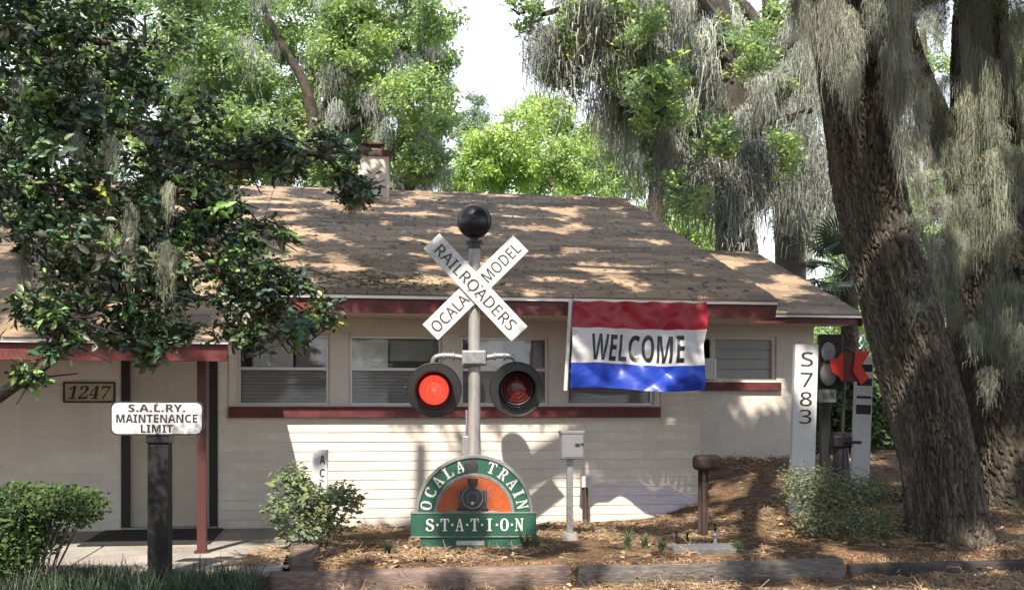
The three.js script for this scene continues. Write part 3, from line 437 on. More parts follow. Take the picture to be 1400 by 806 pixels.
// arched station sign
{
  const D = 10.22, s = D / F, px0 = 648.5, g0 = 0.2, S = thing('station_name_sign', 'green arched station name sign with orange panel and engine emblem', 'sign', V((px0 - CX) * s, g0, -D), 0.03);
  const X = px => (px - px0) * s, Y = py => EYE + (HORIZON - py) * s - g0, green = std(C(0.018, 0.10, 0.062), 0.5, { map: paintT, bumpMap: paintB, bumpScale: 0.002 }), greenD = std(C(0.014, 0.07, 0.048), 0.5, { map: grainT }), steel = std(C(0.24, 0.25, 0.25), 0.5, { map: concT });
  const R = 78.5 * s, cy = Y(702), bev = { bevelEnabled: true, bevelThickness: 0.004, bevelSize: 0.004, bevelSegments: 2, curveSegments: 40 };
  const arch = (R, deep, r0 = 0) => { const q = new THREE.Shape(); q.moveTo(R, 0); q.absarc(0, 0, R, 0, Math.PI, false); if (r0) { q.lineTo(-r0, 0); q.absarc(0, 0, r0, Math.PI, 0, true); } q.closePath(); return new THREE.ExtrudeGeometry(q, { depth: deep, ...bev }); };
  part('arch_board', arch(R, 0.05).translate(0, cy, -0.05), green, S);
  part('arch_edging', [arch(R + 0.012, 0.035, R - 0.012).translate(0, cy, -0.02), arch(0.372, 0.014, 0.348).translate(0, cy, 0.0)], steel, S);
  const orange = std(C(0.50, 0.10, 0.02), 0.5, { map: concT }); part('orange_panel', arch(0.345, 0.006).translate(0, cy, 0.004), orange, S);
  const band = part('name_band', box(171 * s, 33 * s, 0.07, X(647.5), Y(716.5), -0.005, 0.006), green, S); part('edging', [box(172 * s, 0.012, 0.08, X(647.5), Y(700.5), -0.004, 0.003), box(172 * s, 0.012, 0.08, X(647.5), Y(733), -0.004, 0.003)], steel, band);
  const low = part('lower_band', box(146 * s, 13 * s, 0.05, X(648), Y(741), -0.005, 0.006), green, S); part('edging', box(140 * s, 0.014, 0.056, X(648), Y(748.5), -0.004, 0.003), steel, low); part('plaque', box(38 * s, 6 * s, 0.006, X(643), Y(741.5), 0.023, 0.001), M.white, low);
  const let1 = []; const put = (ch, deg) => { const a = deg * Math.PI / 180, rr = 0.455, t = text(ch, fontSerif, ch === 'I' ? 0.05 : 0.082, 0.105, 0.006); t.rotateZ(a - Math.PI / 2); t.translate(rr * Math.cos(a), cy + rr * Math.sin(a), 0.004); let1.push(t); };
  [...'OCALA'].forEach((ch, i) => put(ch, 170 - i * 15.8)); [...'TRAIN'].forEach((ch, i) => put(ch, [69, 53.5, 38, 24.5, 11][i]));
  part('lettering', let1, M.white, S);
  const let2 = []; [...'STATION'].forEach((ch, i) => { const x = X(588 + i * 20.3); let2.push(text(ch, fontSerif, ch === 'I' ? 0.045 : 0.078, 0.115, 0.005).translate(x, Y(716.5), 0.03)); if (i < 6) let2.push(cyl(0.011, 0.011, 0.006, 0, 0, 0, 12).rotateX(Math.PI / 2).translate(X(588 + (i + 0.5) * 20.3), Y(716.5), 0.032)); });
  part('lettering', let2, std(C(0.72, 0.68, 0.66), 0.5), S);
  // engine seen head on
  const iron = std(C(0.055, 0.055, 0.058), 0.5, { map: concT }), ironL = std(C(0.20, 0.20, 0.20), 0.5, { map: concT });
  const e = new THREE.Group(); e.name = 'engine_emblem'; S.add(e); const ez = 0.02, ec = X(646);
  part('boiler', [new THREE.CylinderGeometry(0.105, 0.105, 0.02, 40).rotateX(Math.PI / 2).translate(ec, Y(680), ez), box(0.26, 0.165, 0.014, ec, Y(682), 0.014, 0.004)], iron, e);
  part('smokebox_ring', [new THREE.TorusGeometry(0.098, 0.008, 8, 40).translate(ec, Y(680), ez + 0.01), new THREE.TorusGeometry(0.05, 0.004, 8, 30).translate(ec, Y(680), ez + 0.011)], ironL, e);
  part('smokestack', [cyl(0.035, 0.05, 0.09, ec, Y(660), ez - 0.004), box(0.02, 0.03, 0.02, ec - 0.06, Y(667), ez)], iron, e);
  part('smoke_plume', shake(new THREE.SphereGeometry(0.06, 20, 14).scale(1.1, 1.5, 0.06).translate(ec - 0.02, Y(640), 0.006), 0.012, 14), M.ink, e); part('smoke_plume', shake(new THREE.SphereGeometry(0.05, 20, 14).scale(1.3, 0.8, 0.06).translate(ec - 0.06, Y(651), 0.006), 0.012, 14), M.ink, e);
  part('headlight', new THREE.CylinderGeometry(0.017, 0.017, 0.02, 20).rotateX(Math.PI / 2).translate(ec, Y(664), ez + 0.02), M.white, e); part('headlight', new THREE.CylinderGeometry(0.014, 0.014, 0.02, 20).rotateX(Math.PI / 2).translate(ec, Y(687), ez + 0.01), M.white, e);
  part('buffer_beam', [box(0.285, 0.022, 0.02, ec, Y(695.5), ez, 0.003)], M.black, e);
  const pil = []; for (let i = -4; i <= 4; i++) pil.push(bar(V(ec + i * 0.014, Y(696), ez), V(ec + i * 0.03, Y(701.5), ez + 0.012), 0.005, 0.005, 6)); part('cowcatcher', pil, ironL, e);
  part('side_rail', [box(0.01, 0.19, 0.012, ec + 0.145, Y(680), 0.014), box(0.006, 0.14, 0.01, ec - 0.12, Y(676), 0.03), box(0.006, 0.14, 0.01, ec + 0.12, Y(676), 0.03)], ironL, e);
  part('track_mound', shake(new THREE.SphereGeometry(0.1, 24, 12).scale(1, 0.22, 0.1).translate(ec - 0.16, Y(700), 0.014), 0.012, 16), ironL, e); part('track_mound', shake(new THREE.SphereGeometry(0.1, 24, 12).scale(0.9, 0.2, 0.1).translate(ec + 0.17, Y(700), 0.014), 0.012, 16), ironL, e);
  part('stake', [box(0.05, 0.62, 0.04, X(600), 0.25, -0.075), box(0.05, 0.62, 0.04, X(697), 0.25, -0.075)], greenD, S);
}
// electric box on its post, small pipe
{
  const D = 10.95, s = D / F, S = thing('utility_box', 'grey utility box on a slim metal post by the wall', 'utility box', V((779 - CX) * s, 0.18, -D), TH);
  const Y = py => EYE + (HORIZON - py) * s - 0.18;
  part('post', [box(0.062, Y(624), 0.05, 0, Y(624) / 2, 0, 0.006), box(0.012, Y(630), 0.056, 0, Y(630) / 2, 0.001)], M.galv, S);
  const b = part('cabinet', box(0.225, 0.275, 0.13, 0.012, Y(608), 0.03, 0.012), std(C(0.21, 0.215, 0.23), 0.5, { map: paintT }), S);
  part('lid', [box(0.237, 0.03, 0.145, 0.012, Y(590.5), 0.03, 0.006), box(0.2, 0.22, 0.006, 0.012, Y(609), 0.097, 0.002)], b.material, b); part('hasp', [box(0.045, 0.022, 0.014, 0.055, Y(607), 0.105), box(0.03, 0.014, 0.014, 0.105, Y(606), 0.105)], M.ink, b);
  part('concrete_footing', shake(new THREE.CylinderGeometry(0.07, 0.1, 0.12, 14).translate(0, 0.04, 0), 0.012, 12), M.concrete, S);
  const q = loc(800, 655, 0.14), w = toWorld(q.x, 0.18, 0.14), T = thing('conduit_riser', 'small white capped pipe riser against the siding', 'pipe', w, TH), k = q.D / F;
  part('pipe', [bar(V(-0.018, 0, 0), V(-0.018, 0.46, 0), 0.014), bar(V(0.022, 0, 0), V(0.022, 0.46, 0), 0.012), bar(V(0.03, 0, 0.01), V(0.03, 0.36, 0.01), 0.007)], M.rust, T); part('cap', box(0.09, 0.13, 0.07, 0, 0.5, 0, 0.01), M.white, T);
}
// maintenance limit sign
{
  const D = 8.55, s = D / F, X0 = (217.5 - CX) * s, g0 = -0.02, S = thing('maintenance_limit_sign', 'white maintenance limit sign with rounded corners on a thick black post', 'sign', V(X0, g0, -D), 0.06);
  const Y = py => EYE + (HORIZON - py) * s - g0;
  part('post', shake(metric(new THREE.BoxGeometry(0.155, Y(560), 0.14, 3, 40, 3).translate(0, Y(560) / 2, -0.02)), 0.004, 7), M.blackMatt, S);
  const w = 124 * s, h = 46 * s, q = new THREE.Shape(), r = 0.05; q.moveTo(-w / 2 + r, -h / 2); q.lineTo(w / 2 - r, -h / 2); q.absarc(w / 2 - r, -h / 2 + r, r, -1.5708, 0); q.lineTo(w / 2, h / 2 - r); q.absarc(w / 2 - r, h / 2 - r, r, 0, 1.5708); q.lineTo(-w / 2 + r, h / 2); q.absarc(-w / 2 + r, h / 2 - r, r, 1.5708, 3.1416); q.lineTo(-w / 2, -h / 2 + r); q.absarc(-w / 2 + r, -h / 2 + r, r, 3.1416, 4.7124);
  const eg = (d, k, z) => new THREE.ExtrudeGeometry(q, { depth: d, bevelEnabled: false, curveSegments: 8 }).scale(k[0], k[1], 1).translate(0, Y(571.5), z);
  part('rim', eg(0.016, [1, 1], 0.056), M.ink, S); part('plate', eg(0.004, [0.965, 0.91], 0.071), std(C(0.78, 0.79, 0.82), 0.5, { map: concT }), S);
  part('lettering', [text('S.A.L.RY.', fontBold, 76 * s, 0.058).translate(0, Y(557.5), 0.0755), text('MAINTENANCE', fontBold, 108 * s, 0.064).translate(0, Y(571.5), 0.0755), text('LIMIT', fontBold, 43 * s, 0.06).translate(0, Y(585.3), 0.0755)], M.ink, S);
  part('bolt', [0.075, -0.075].map(y => cyl(0.01, 0.01, 0.01, 0, 0, 0, 8).rotateX(1.5708).translate(0, Y(571.5) + y * 1.5, 0.078)), M.galv, S);
  part('bracket', [box(0.175, 0.055, 0.17, 0, Y(600), -0.02, 0.005)], M.black, S);
}
// markers and signals by the oak
function marker(name, label, base, top, w, d, D, str, extra) {
  const s = D / F, gx = (base[0] - CX) * s, g0 = groundAt(gx, D) - 0.05, S = thing(name, label, 'marker post', V(gx, g0, -D)); const H = EYE + (HORIZON - top[1]) * s - g0, lean = Math.atan2((top[0] - base[0]) * s, H);
  S.rotation.z = -lean; part('board', box(w, H, d, 0, H / 2, 0, 0.006), M.whiteWood, S); if (extra) extra(S, py => (EYE + (HORIZON - py) * s - g0), w, d, s); return S;
}
marker('marker_post', 'tall white marker post with vertical black characters S 7 8 3', [1095, 680], [1102, 471], 0.245, 0.1, 11.55, '', (S, Y, w, d) => [['S', 491], ['7', 519], ['8', 545], ['3', 569]].forEach(([c, y]) => part('character', text(c, fontSans, 0.125, 0.15, 0.004).translate(0.005, Y(y), d / 2), M.ink, S)));
marker('marker_post', 'white marker post with four black bands beside red switch target', [1175, 652], [1182, 488], 0.2, 0.09, 12.9, '', (S, Y, w, d) => [[498, 508], [517, 527], [541, 544.5], [553, 566]].forEach(([a, b]) => part('black_band', box(w * 0.86, Y(a) - Y(b), 0.003, 0, (Y(a) + Y(b)) / 2, d / 2 + 0.002), M.ink, S)));
marker('marker_post', 'small white marker board lettered A C L behind the leafy shrub', [436, 735], [438, 614], 0.16, 0.04, 11.3, '', (S, Y, w, d) => [['A', 628], ['C', 646], ['L', 664]].forEach(([c, y]) => part('character', text(c, fontBold, 0.055, 0.085, 0.003).translate(0.025, Y(y), d / 2), M.ink, S)));
{
  const D = 12.1, s = D / F, gx = (1140 - CX) * s, g0 = groundAt(gx, D) - 0.04, S = thing('signal_stand', 'black two lens signal on a dark stand behind the white marker', 'signal', V(gx, g0, -D)), X = px => (px - 1140) * s, Y = py => EYE + (HORIZON - py) * s - g0;
  part('post', [box(0.1, Y(520), 0.1, X(1128), Y(520) / 2, 0, 0.01), box(0.16, 0.1, 0.16, X(1128), 0.05, 0, 0.01)], M.black, S);
  part('backboard', box(34 * s, 76 * s, 0.05, X(1134), Y(495), 0.04, 0.012), M.black, S);
  for (const [y, r] of [[481, 0.1], [511, 0.115]]) { const l = part('lens_plate', new THREE.CylinderGeometry(r, r, 0.02, 36).rotateX(1.5708).scale(0.85, 1.2, 1).translate(X(1130), Y(y), 0.075), std(C(0.26, 0.26, 0.27), 0.4, { map: paintT }), S); part('lens_rim', new THREE.TorusGeometry(r, 0.01, 8, 36).scale(0.85, 1.2, 1).translate(X(1130), Y(y), 0.085), M.black, l); }
  const pl = part('plate', box(24 * s, 18 * s, 0.012, X(1129), Y(541), 0.07, 0.003), std(C(0.32, 0.33, 0.32), 0.5, { map: paintT }), S); part('inner_plate', box(15 * s, 8 * s, 0.004, X(1130), Y(541), 0.077), std(C(0.12, 0.12, 0.12), 0.6), pl);
}
{
  const D = 11.9, s = D / F, gx = (1156 - CX) * s, g0 = groundAt(gx, D) - 0.04, S = thing('switch_stand', 'black switch stand with red swallowtail target plates on its spindle', 'switch stand', V(gx, g0, -D)), X = px => (px - 1156) * s, Y = py => EYE + (HORIZON - py) * s - g0;
  part('base', [new THREE.CylinderGeometry(0.07, 0.14, Y(600), 8).translate(X(1150), Y(600) / 2, 0), box(0.34, 0.06, 0.3, X(1150), 0.03, 0, 0.01), box(0.2, 0.13, 0.2, X(1150), Y(603), 0, 0.02), new THREE.CylinderGeometry(0.1, 0.1, 0.05, 24).translate(X(1150), Y(594), 0), bar(V(X(1150), Y(603), 0.08), V(X(1170), Y(604), 0.2), 0.018)], M.black, S);
  part('spindle', bar(V(X(1152), Y(598), 0), V(X(1156), Y(474), 0), 0.02, 0.016), M.black, S);
  const redT = std(C(0.60, 0.035, 0.02), 0.45, { map: paintT }); const sh = pts => { const q = new THREE.Shape(); pts.forEach(([x, y], i) => i ? q.lineTo(X(x), Y(y)) : q.moveTo(X(x), Y(y))); return new THREE.ExtrudeGeometry(q, { depth: 0.006, bevelEnabled: false }); };
  part('target_plate', sh([[1131, 492], [1142, 489], [1150, 480], [1150, 523], [1143, 514], [1134, 508]]).translate(0, 0, 0.09), redT, S);
  part('target_plate', sh([[1168, 481], [1189, 480], [1176, 500], [1186, 516], [1176, 526], [1164, 508]]).translate(0, 0, 0.05), redT, S); part('target_back', sh([[1148, 483], [1174, 482], [1170, 500], [1180, 522], [1148, 521]]).translate(0, 0, 0.03), std(C(0.1, 0.02, 0.018), 0.6), S);
  part('lamp_fork', [bar(V(X(1156), Y(474), 0), V(X(1148), Y(482), 0.05), 0.012), bar(V(X(1156), Y(474), 0), V(X(1164), Y(482), 0.05), 0.012)], M.black, S);
}
{
  const D = 10.9, s = D / F, gx = (965 - CX) * s, S = thing('rusty_rail_post', 'rusty upright rail with rounded head at the building corner', 'post', V(gx, 0.15, -D)), Y = py => EYE + (HORIZON - py) * s - 0.15;
  part('stem', [box(0.035, Y(636), 0.07, -0.02, Y(636) / 2, 0, 0.006), box(0.1, Y(640), 0.018, -0.02, Y(640) / 2, -0.04, 0.005)], M.rust, S); part('head', shake(metric(new RoundedBoxGeometry(0.27, 0.15, 0.2, 4, 0.05).translate(0.01, Y(632), 0)), 0.006, 12), M.rust, S);
}
[[925, 706, 722], [940, 714, 728], [978, 702, 727]].forEach(([px, a, b], i) => { const D = 10.55, gx = (px - CX) / F * D; solo('ground_stake', [cyl(0.012, 0.009, (b - a) / F * D + 0.05, 0, (b - a) / F * D / 2, 0, 8), cyl(0.016, 0.016, 0.014, 0, (b - a) / F * D + 0.02, 0, 8)], M.rust, 'short rusty iron stake in the bed near the building corner', 'stake', V(gx, groundAt(gx, D) - 0.01, -D), 0, 'stakes by the corner'); });
{
  const D = 10.1, gx = (958 - CX) / F * D; solo('flat_stone', shake(metric(new RoundedBoxGeometry(0.62, 0.07, 0.34, 6, 0.02)), 0.025, 5), std(C(0.16, 0.165, 0.175), 0.9, { map: concT, bumpMap: paintB, bumpScale: 0.006 }), 'flat grey stone slab lying in the bed', 'stone', V(gx, groundAt(gx, D) + 0.02, -D), 0.2);
  const gx2 = (978 - CX) / F * 10.3; solo('garden_light', [cyl(0.02, 0.02, 0.13, 0, 0.065, 0, 12), cyl(0.045, 0.02, 0.03, 0, 0.14, 0, 16)], M.galv, 'little grey path light standing by the flat stone', 'garden light', V(gx2, groundAt(gx2, 10.3), -10.3));
}
// timbers
function timber(label, x0, x1, y0, y1, z0, z1, mat, seed, tilt = 0) {
  const L = x1 - x0, W = z1 - z0, H = y1 - y0, g = new RoundedBoxGeometry(L, H, W, 5, 0.03), n = mergeVertices(new THREE.BoxGeometry(L, H, W, Math.max(4, Math.round(L / 0.05)), 6, 6));
  const p = n.attributes.position; for (let i = 0; i < p.count; i++) { let y = p.getY(i) / (H / 2), z = p.getZ(i) / (W / 2), x = p.getX(i) / (L / 2); const k = Math.max(Math.abs(y), Math.abs(z)), q = Math.hypot(y, z), f = q > 1 ? mix(1, k / q * 1.06, 0.35) : 1; p.setXYZ(i, p.getX(i) - Math.sign(x) * (Math.abs(x) > 0.99 ? 0.012 * (y * y + z * z) : 0), y * f * H / 2, z * f * W / 2); }
  n.deleteAttribute('uv'); n.deleteAttribute('normal'); const m = mergeVertices(n, 1e-4); m.computeVertexNormals(); shake(m, 0.012, 3.2, seed); const r = metric(m); const uv = r.attributes.uv; for (let i = 0; i < uv.count; i++) uv.setX(i, uv.getX(i) * (L > W ? 0.18 : 1.0) + seed);
  const o = solo('kerb_timber', r, mat, label, 'timber', toWorld((x0 + x1) / 2, (y0 + y1) / 2, (z0 + z1) / 2), TH, 'timbers edging the planting bed'); o.rotation.z = tilt; return o;
}
const kx = px => loc(px, 780, KZ).x;
timber('weathered reddish grey kerb timber before the station sign', kx(366), kx(781), -0.04, 0.18, KZ - 0.1, KZ + 0.1, M.timber, 1, 0.002);
timber('dark kerb timber between the station sign and the oak', kx(786), kx(1151), -0.05, 0.17, KZ - 0.11, KZ + 0.09, M.timberGrey, 2, 0.006);
timber('low broken kerb timber in front of the oak trunk', kx(1155), kx(1440), -0.06, 0.13, KZ - 0.1, KZ + 0.08, M.timberDark, 3, -0.003);
{
  const xb = -2.36; const t1 = timber('reddish timber end edging the porch slab beside the shrub', xb - 0.05, xb + 0.22, -0.03, 0.28, 0.8, 3.14, M.timber, 4), t2 = timber('black timber block standing against the bed by the porch', xb - 0.03, xb + 0.2, 0.02, 0.43, 0.3, 0.75, M.timberDark, 5);
  const D = 12.15, gx = (1222 - CX) / F * D; const b = timber('dark timber step in the needles behind the oak', 0, 1.1, 0, 0.13, 0, 0.2, M.timberDark, 6); b.position.set(gx + 0.1, groundAt(gx, D) + 0.03, -D);
}

// ---------------------------------------------------------------- litter
{
  const r = rng(3), it = [], nd = [];
  for (let i = 0; i < 75000; i++) {
    const D = 7.6 + 8.2 * Math.pow(r(), 1.3), X = (mix(-420, 1480, r()) - CX) / F * D, zl = localZ(X, D); if (X < -2.35 && zl < KZ + 0.02) continue; if (zl < 0.05 && X < 2.0) continue; if (zl > KZ - 0.12 && zl < KZ + 0.12 && r() < 0.75) continue;
    const clump = fbm(X * 1.6, D * 1.6, 2, 3); if (r() > clamp(0.25 + (clump - 0.4) * 3)) continue;
    const p = V(X, groundAt(X, D) + 0.008 + 0.022 * r() + (Math.abs(zl - KZ) < 0.12 ? 0.05 : 0), -D);
    (r() < 0.55 ? it : nd).push([p, 0.5 + 0.9 * r(), new THREE.Euler((r() - 0.5) * 1.0, r() * 6.283, (r() - 0.5) * 1.0)]);
  }
  const g = new THREE.Group(); g.name = 'leaf_litter'; g.userData = { kind: 'stuff', label: 'brown fallen leaves and pine needles over the beds', category: 'leaf litter' }; scene.add(g);
  const tint = q => { const k = 0.12 + 0.22 * Math.pow(q(), 1.2), w = q(); return [k * (1.22 + 0.3 * w), k * (0.93 + 0.06 * w), k * (0.7 - 0.22 * w)]; };
  scatter('leaves', leafGeo(0.05, 0.022, 0.3), M.litter, it, g, V(0, 0, 0), tint);
  scatter('needles', mergeGeometries([0, 1, 2].map(k => new THREE.BoxGeometry(0.003, 0.002, 0.13).rotateY(k * 0.9 - 0.7).translate(0.02 * k, 0.004 * k, 0.02 * k))), M.litter, nd, g, V(0, 0, 0), tint);
}

// ---------------------------------------------------------------- plants
function shrub(name, label, category, base, blobs, opt) {         // blobs: [dx, y, dz, rx, ry, rz, count]
  const S = thing(name, label, category, base), r = rng(opt.seed), items = [], stems = [];
  for (const [dx, y, dz, rx, ry, rz, n] of blobs) { const c = V(dx, y, dz).add(base); for (let i = 0; i < n; i++) items.push([inBlob(r, c, V(rx, ry, rz), opt.hollow ?? 0.5), 0.7 + 0.6 * r()]); for (let k = 0; k < (opt.stems ?? 2); k++) { const e = inBlob(r, V(dx, y, dz), V(rx * 0.6, ry * 0.6, rz * 0.6)); stems.push(bar(V(dx * 0.3 + (r() - 0.5) * 0.1, -0.02, dz * 0.3 + (r() - 0.5) * 0.1), V(mix(dx * 0.3, e.x, 0.5), e.y * 0.55, mix(dz * 0.3, e.z, 0.5)), 0.011, 0.008, 6), bar(V(mix(dx * 0.3, e.x, 0.5), e.y * 0.55, mix(dz * 0.3, e.z, 0.5)), e, 0.008, 0.004, 6)); } }
  part('stems', stems, M.stem, S).userData.kind = 'stuff'; scatter('foliage', opt.geo, opt.mat, items, S, base, opt.tint); return S;
}
const gpt = (px, D, dy = 0) => { const x = (px - CX) / F * D; return V(x, groundAt(x, D) + dy, -D); };
const sprigBush = sprig(21, 7, 0.085, 0.062, 0.03), sprigHedge = sprig(22, 9, 0.085, 0.046, 0.022, 0.7), sprigFine = sprig(23, 10, 0.085, 0.036, 0.014);
shrub('leafy_shrub', 'open leafy green shrub with pale stems before the sunlit wall', 'shrub', gpt(425, 10.1), [[-0.16, 0.66, 0, 0.17, 0.14, 0.17, 34], [-0.05, 0.52, 0, 0.2, 0.16, 0.2, 50], [0.05, 0.38, 0, 0.24, 0.18, 0.25, 60], [0.3, 0.52, 0.05, 0.15, 0.11, 0.15, 34], [0.38, 0.44, 0, 0.08, 0.08, 0.1, 10], [-0.28, 0.38, 0.05, 0.13, 0.16, 0.16, 34], [0.12, 0.2, 0, 0.24, 0.14, 0.22, 40], [-0.1, 0.17, 0.05, 0.18, 0.14, 0.15, 30]], { seed: 4, geo: sprigBush, mat: M.leafShrub, tint: q => { const w = q(); return [0.8 + 0.7 * w, 0.85 + 0.5 * w, 0.8 + 0.9 * q()]; } });
{
  const base = V((32 - CX) / F * 8.35, -0.02, -8.35), b = []; for (let i = 0; i < 9; i++) b.push([-0.52 + i * 0.115, 0.80 + 0.03 * Math.sin(i * 2.1), (i % 2) * 0.14 - 0.07, 0.15, 0.11, 0.28, 130]); for (let i = 0; i < 7; i++) b.push([-0.50 + i * 0.1, 0.56, (i % 2) * 0.14 - 0.07, 0.14, 0.19, 0.26, 80]); for (let i = 0; i < 5; i++) b.push([-0.48 + i * 0.12, 0.3, 0, 0.14, 0.16, 0.22, 38]);
  shrub('clipped_hedge', 'flat topped clipped green hedge beside the porch slab', 'hedge', base, b, { seed: 8, geo: sprigHedge, mat: M.leafHedge, stems: 3, tint: q => { const w = q(); return [0.7 + 0.9 * w, 0.8 + 0.6 * w, 0.7 + 0.5 * q()]; } });
}
shrub('low_shrub', 'loose grey green shrub at the foot of the marker posts', 'shrub', gpt(1140, 10.75), [[-0.34, 0.5, 0, 0.16, 0.22, 0.2, 85], [-0.12, 0.42, 0.1, 0.24, 0.24, 0.25, 135], [0.2, 0.4, 0, 0.24, 0.24, 0.22, 125], [0.45, 0.4, 0, 0.2, 0.16, 0.2, 65], [-0.3, 0.18, 0.15, 0.2, 0.16, 0.2, 75], [0.2, 0.14, 0.2, 0.45, 0.14, 0.25, 140]], { seed: 12, geo: sprigFine, mat: M.leafShrub, tint: q => { const w = q(); return q() < 0.25 ? [1.3 + 0.5 * w, 0.9 + 0.2 * w, 0.8] : [0.8 + 0.6 * w, 0.75 + 0.5 * w, 0.8 + 0.9 * q()]; } });
[[1135, 17.5, 1.0, 1.1, 'dense dark green shrub behind the signal stand'], [1215, 19, 0.9, 0.8, 'dark green shrub beyond the oak trunk near the lawn'], [1165, 20, 1.6, 1.3, 'tall green shrub behind the banded marker post']].forEach(([px, D, w, h, label], i) => shrub('garden_shrub', label, 'shrub', gpt(px, D), [[0, h * 0.75, 0, w * 0.8, h * 0.6, w * 0.7, 600], [-w * 0.5, h * 0.5, 0, w * 0.5, h * 0.5, w * 0.6, 300], [w * 0.5, h * 0.5, 0, w * 0.5, h * 0.5, w * 0.6, 300]], { seed: 30 + i, geo: sprig(40 + i, 14, 0.14, 0.09, 0.045), mat: i ? M.leafHedge : M.leafCanopy }));
function tuftGeo(seed, n, L, w) { const r = rng(seed), pos = [], idx = []; for (let s = 0; s < n; s++) { const a = r() * 6.283, lean = 0.2 + 0.9 * r(), len = L * (0.5 + 0.5 * r()), b0 = pos.length / 3, K = 5, x0 = 0.04 * (r() - 0.5), z0 = 0.04 * (r() - 0.5); for (let i = 0; i <= K; i++) { const t = i / K, d = lean * len * t * t * 0.8, y = len * (t - 0.42 * lean * t * t), W = w * 0.5 * (1 - t * t * 0.95), x = x0 + d * Math.cos(a), z = z0 + d * Math.sin(a); pos.push(x - Math.sin(a) * W, y, z + Math.cos(a) * W, x + Math.sin(a) * W, y, z - Math.cos(a) * W); if (i) { const c = b0 + 2 * i; idx.push(c - 2, c - 1, c, c, c - 1, c + 1); } } } const g = new THREE.BufferGeometry(); g.setAttribute('position', new THREE.Float32BufferAttribute(pos, 3)); g.setIndex(idx); g.computeVertexNormals(); return g; }
{
  const it = [], r = rng(17); for (let i = 0; i < 620; i++) { const D = mix(7.7, 8.72, r()), px = mix(-80, 352, r()), x = (px - CX) / F * D; if (localZ(x, D) < KZ + 0.05) continue; it.push([V(x, -0.02, -D), 0.6 + 0.6 * r(), new THREE.Euler(0, r() * 6.28, 0)]); }
  const g = scatter('border_grass', tuftGeo(1, 30, 0.42, 0.012), M.blade, it, scene, V(0, 0, 0)); g.userData = { kind: 'stuff', label: 'dark strap leaved border grass along the porch slab', category: 'grass' };
}
[[718, 10.05, 1.15, 'dark grass tuft against the edge of the station sign'], [733, 10.2, 0.9, 'small grass tuft just beside the station sign'], [530, 9.75, 0.75, 'thin upright grass tuft before the station sign wall'], [858, 10.15, 0.95, 'green grass tuft near the slim metal post'], [905, 9.95, 0.8, 'low grass tuft by the kerb timber'], [882, 10.3, 0.75, 'pale grass tuft in the needles under the flag'], [1205, 10.6, 0.9, 'dark grass tuft beside the oak roots'], [1010, 10.0, 0.6, 'short grass tuft near the flat stone']].forEach(([px, D, s, label], i) => { const m = solo('grass_tuft', tuftGeo(50 + i, 60, 0.3 * s, 0.01), i % 2 ? M.bladeLight : M.blade, label, 'grass tuft', gpt(px, D)); });

// ---------------------------------------------------------------- trees
const near = { a: sprig(61, 12, 0.07, 0.042, 0.020, 0.1), b: sprig(62, 11, 0.065, 0.050, 0.023, 0.5) }, mid = sprig(63, 20, 0.19, 0.08, 0.04), far = sprig(64, 26, 0.25, 0.092, 0.046), canopyG = sprig(65, 14, 0.15, 0.115, 0.068);
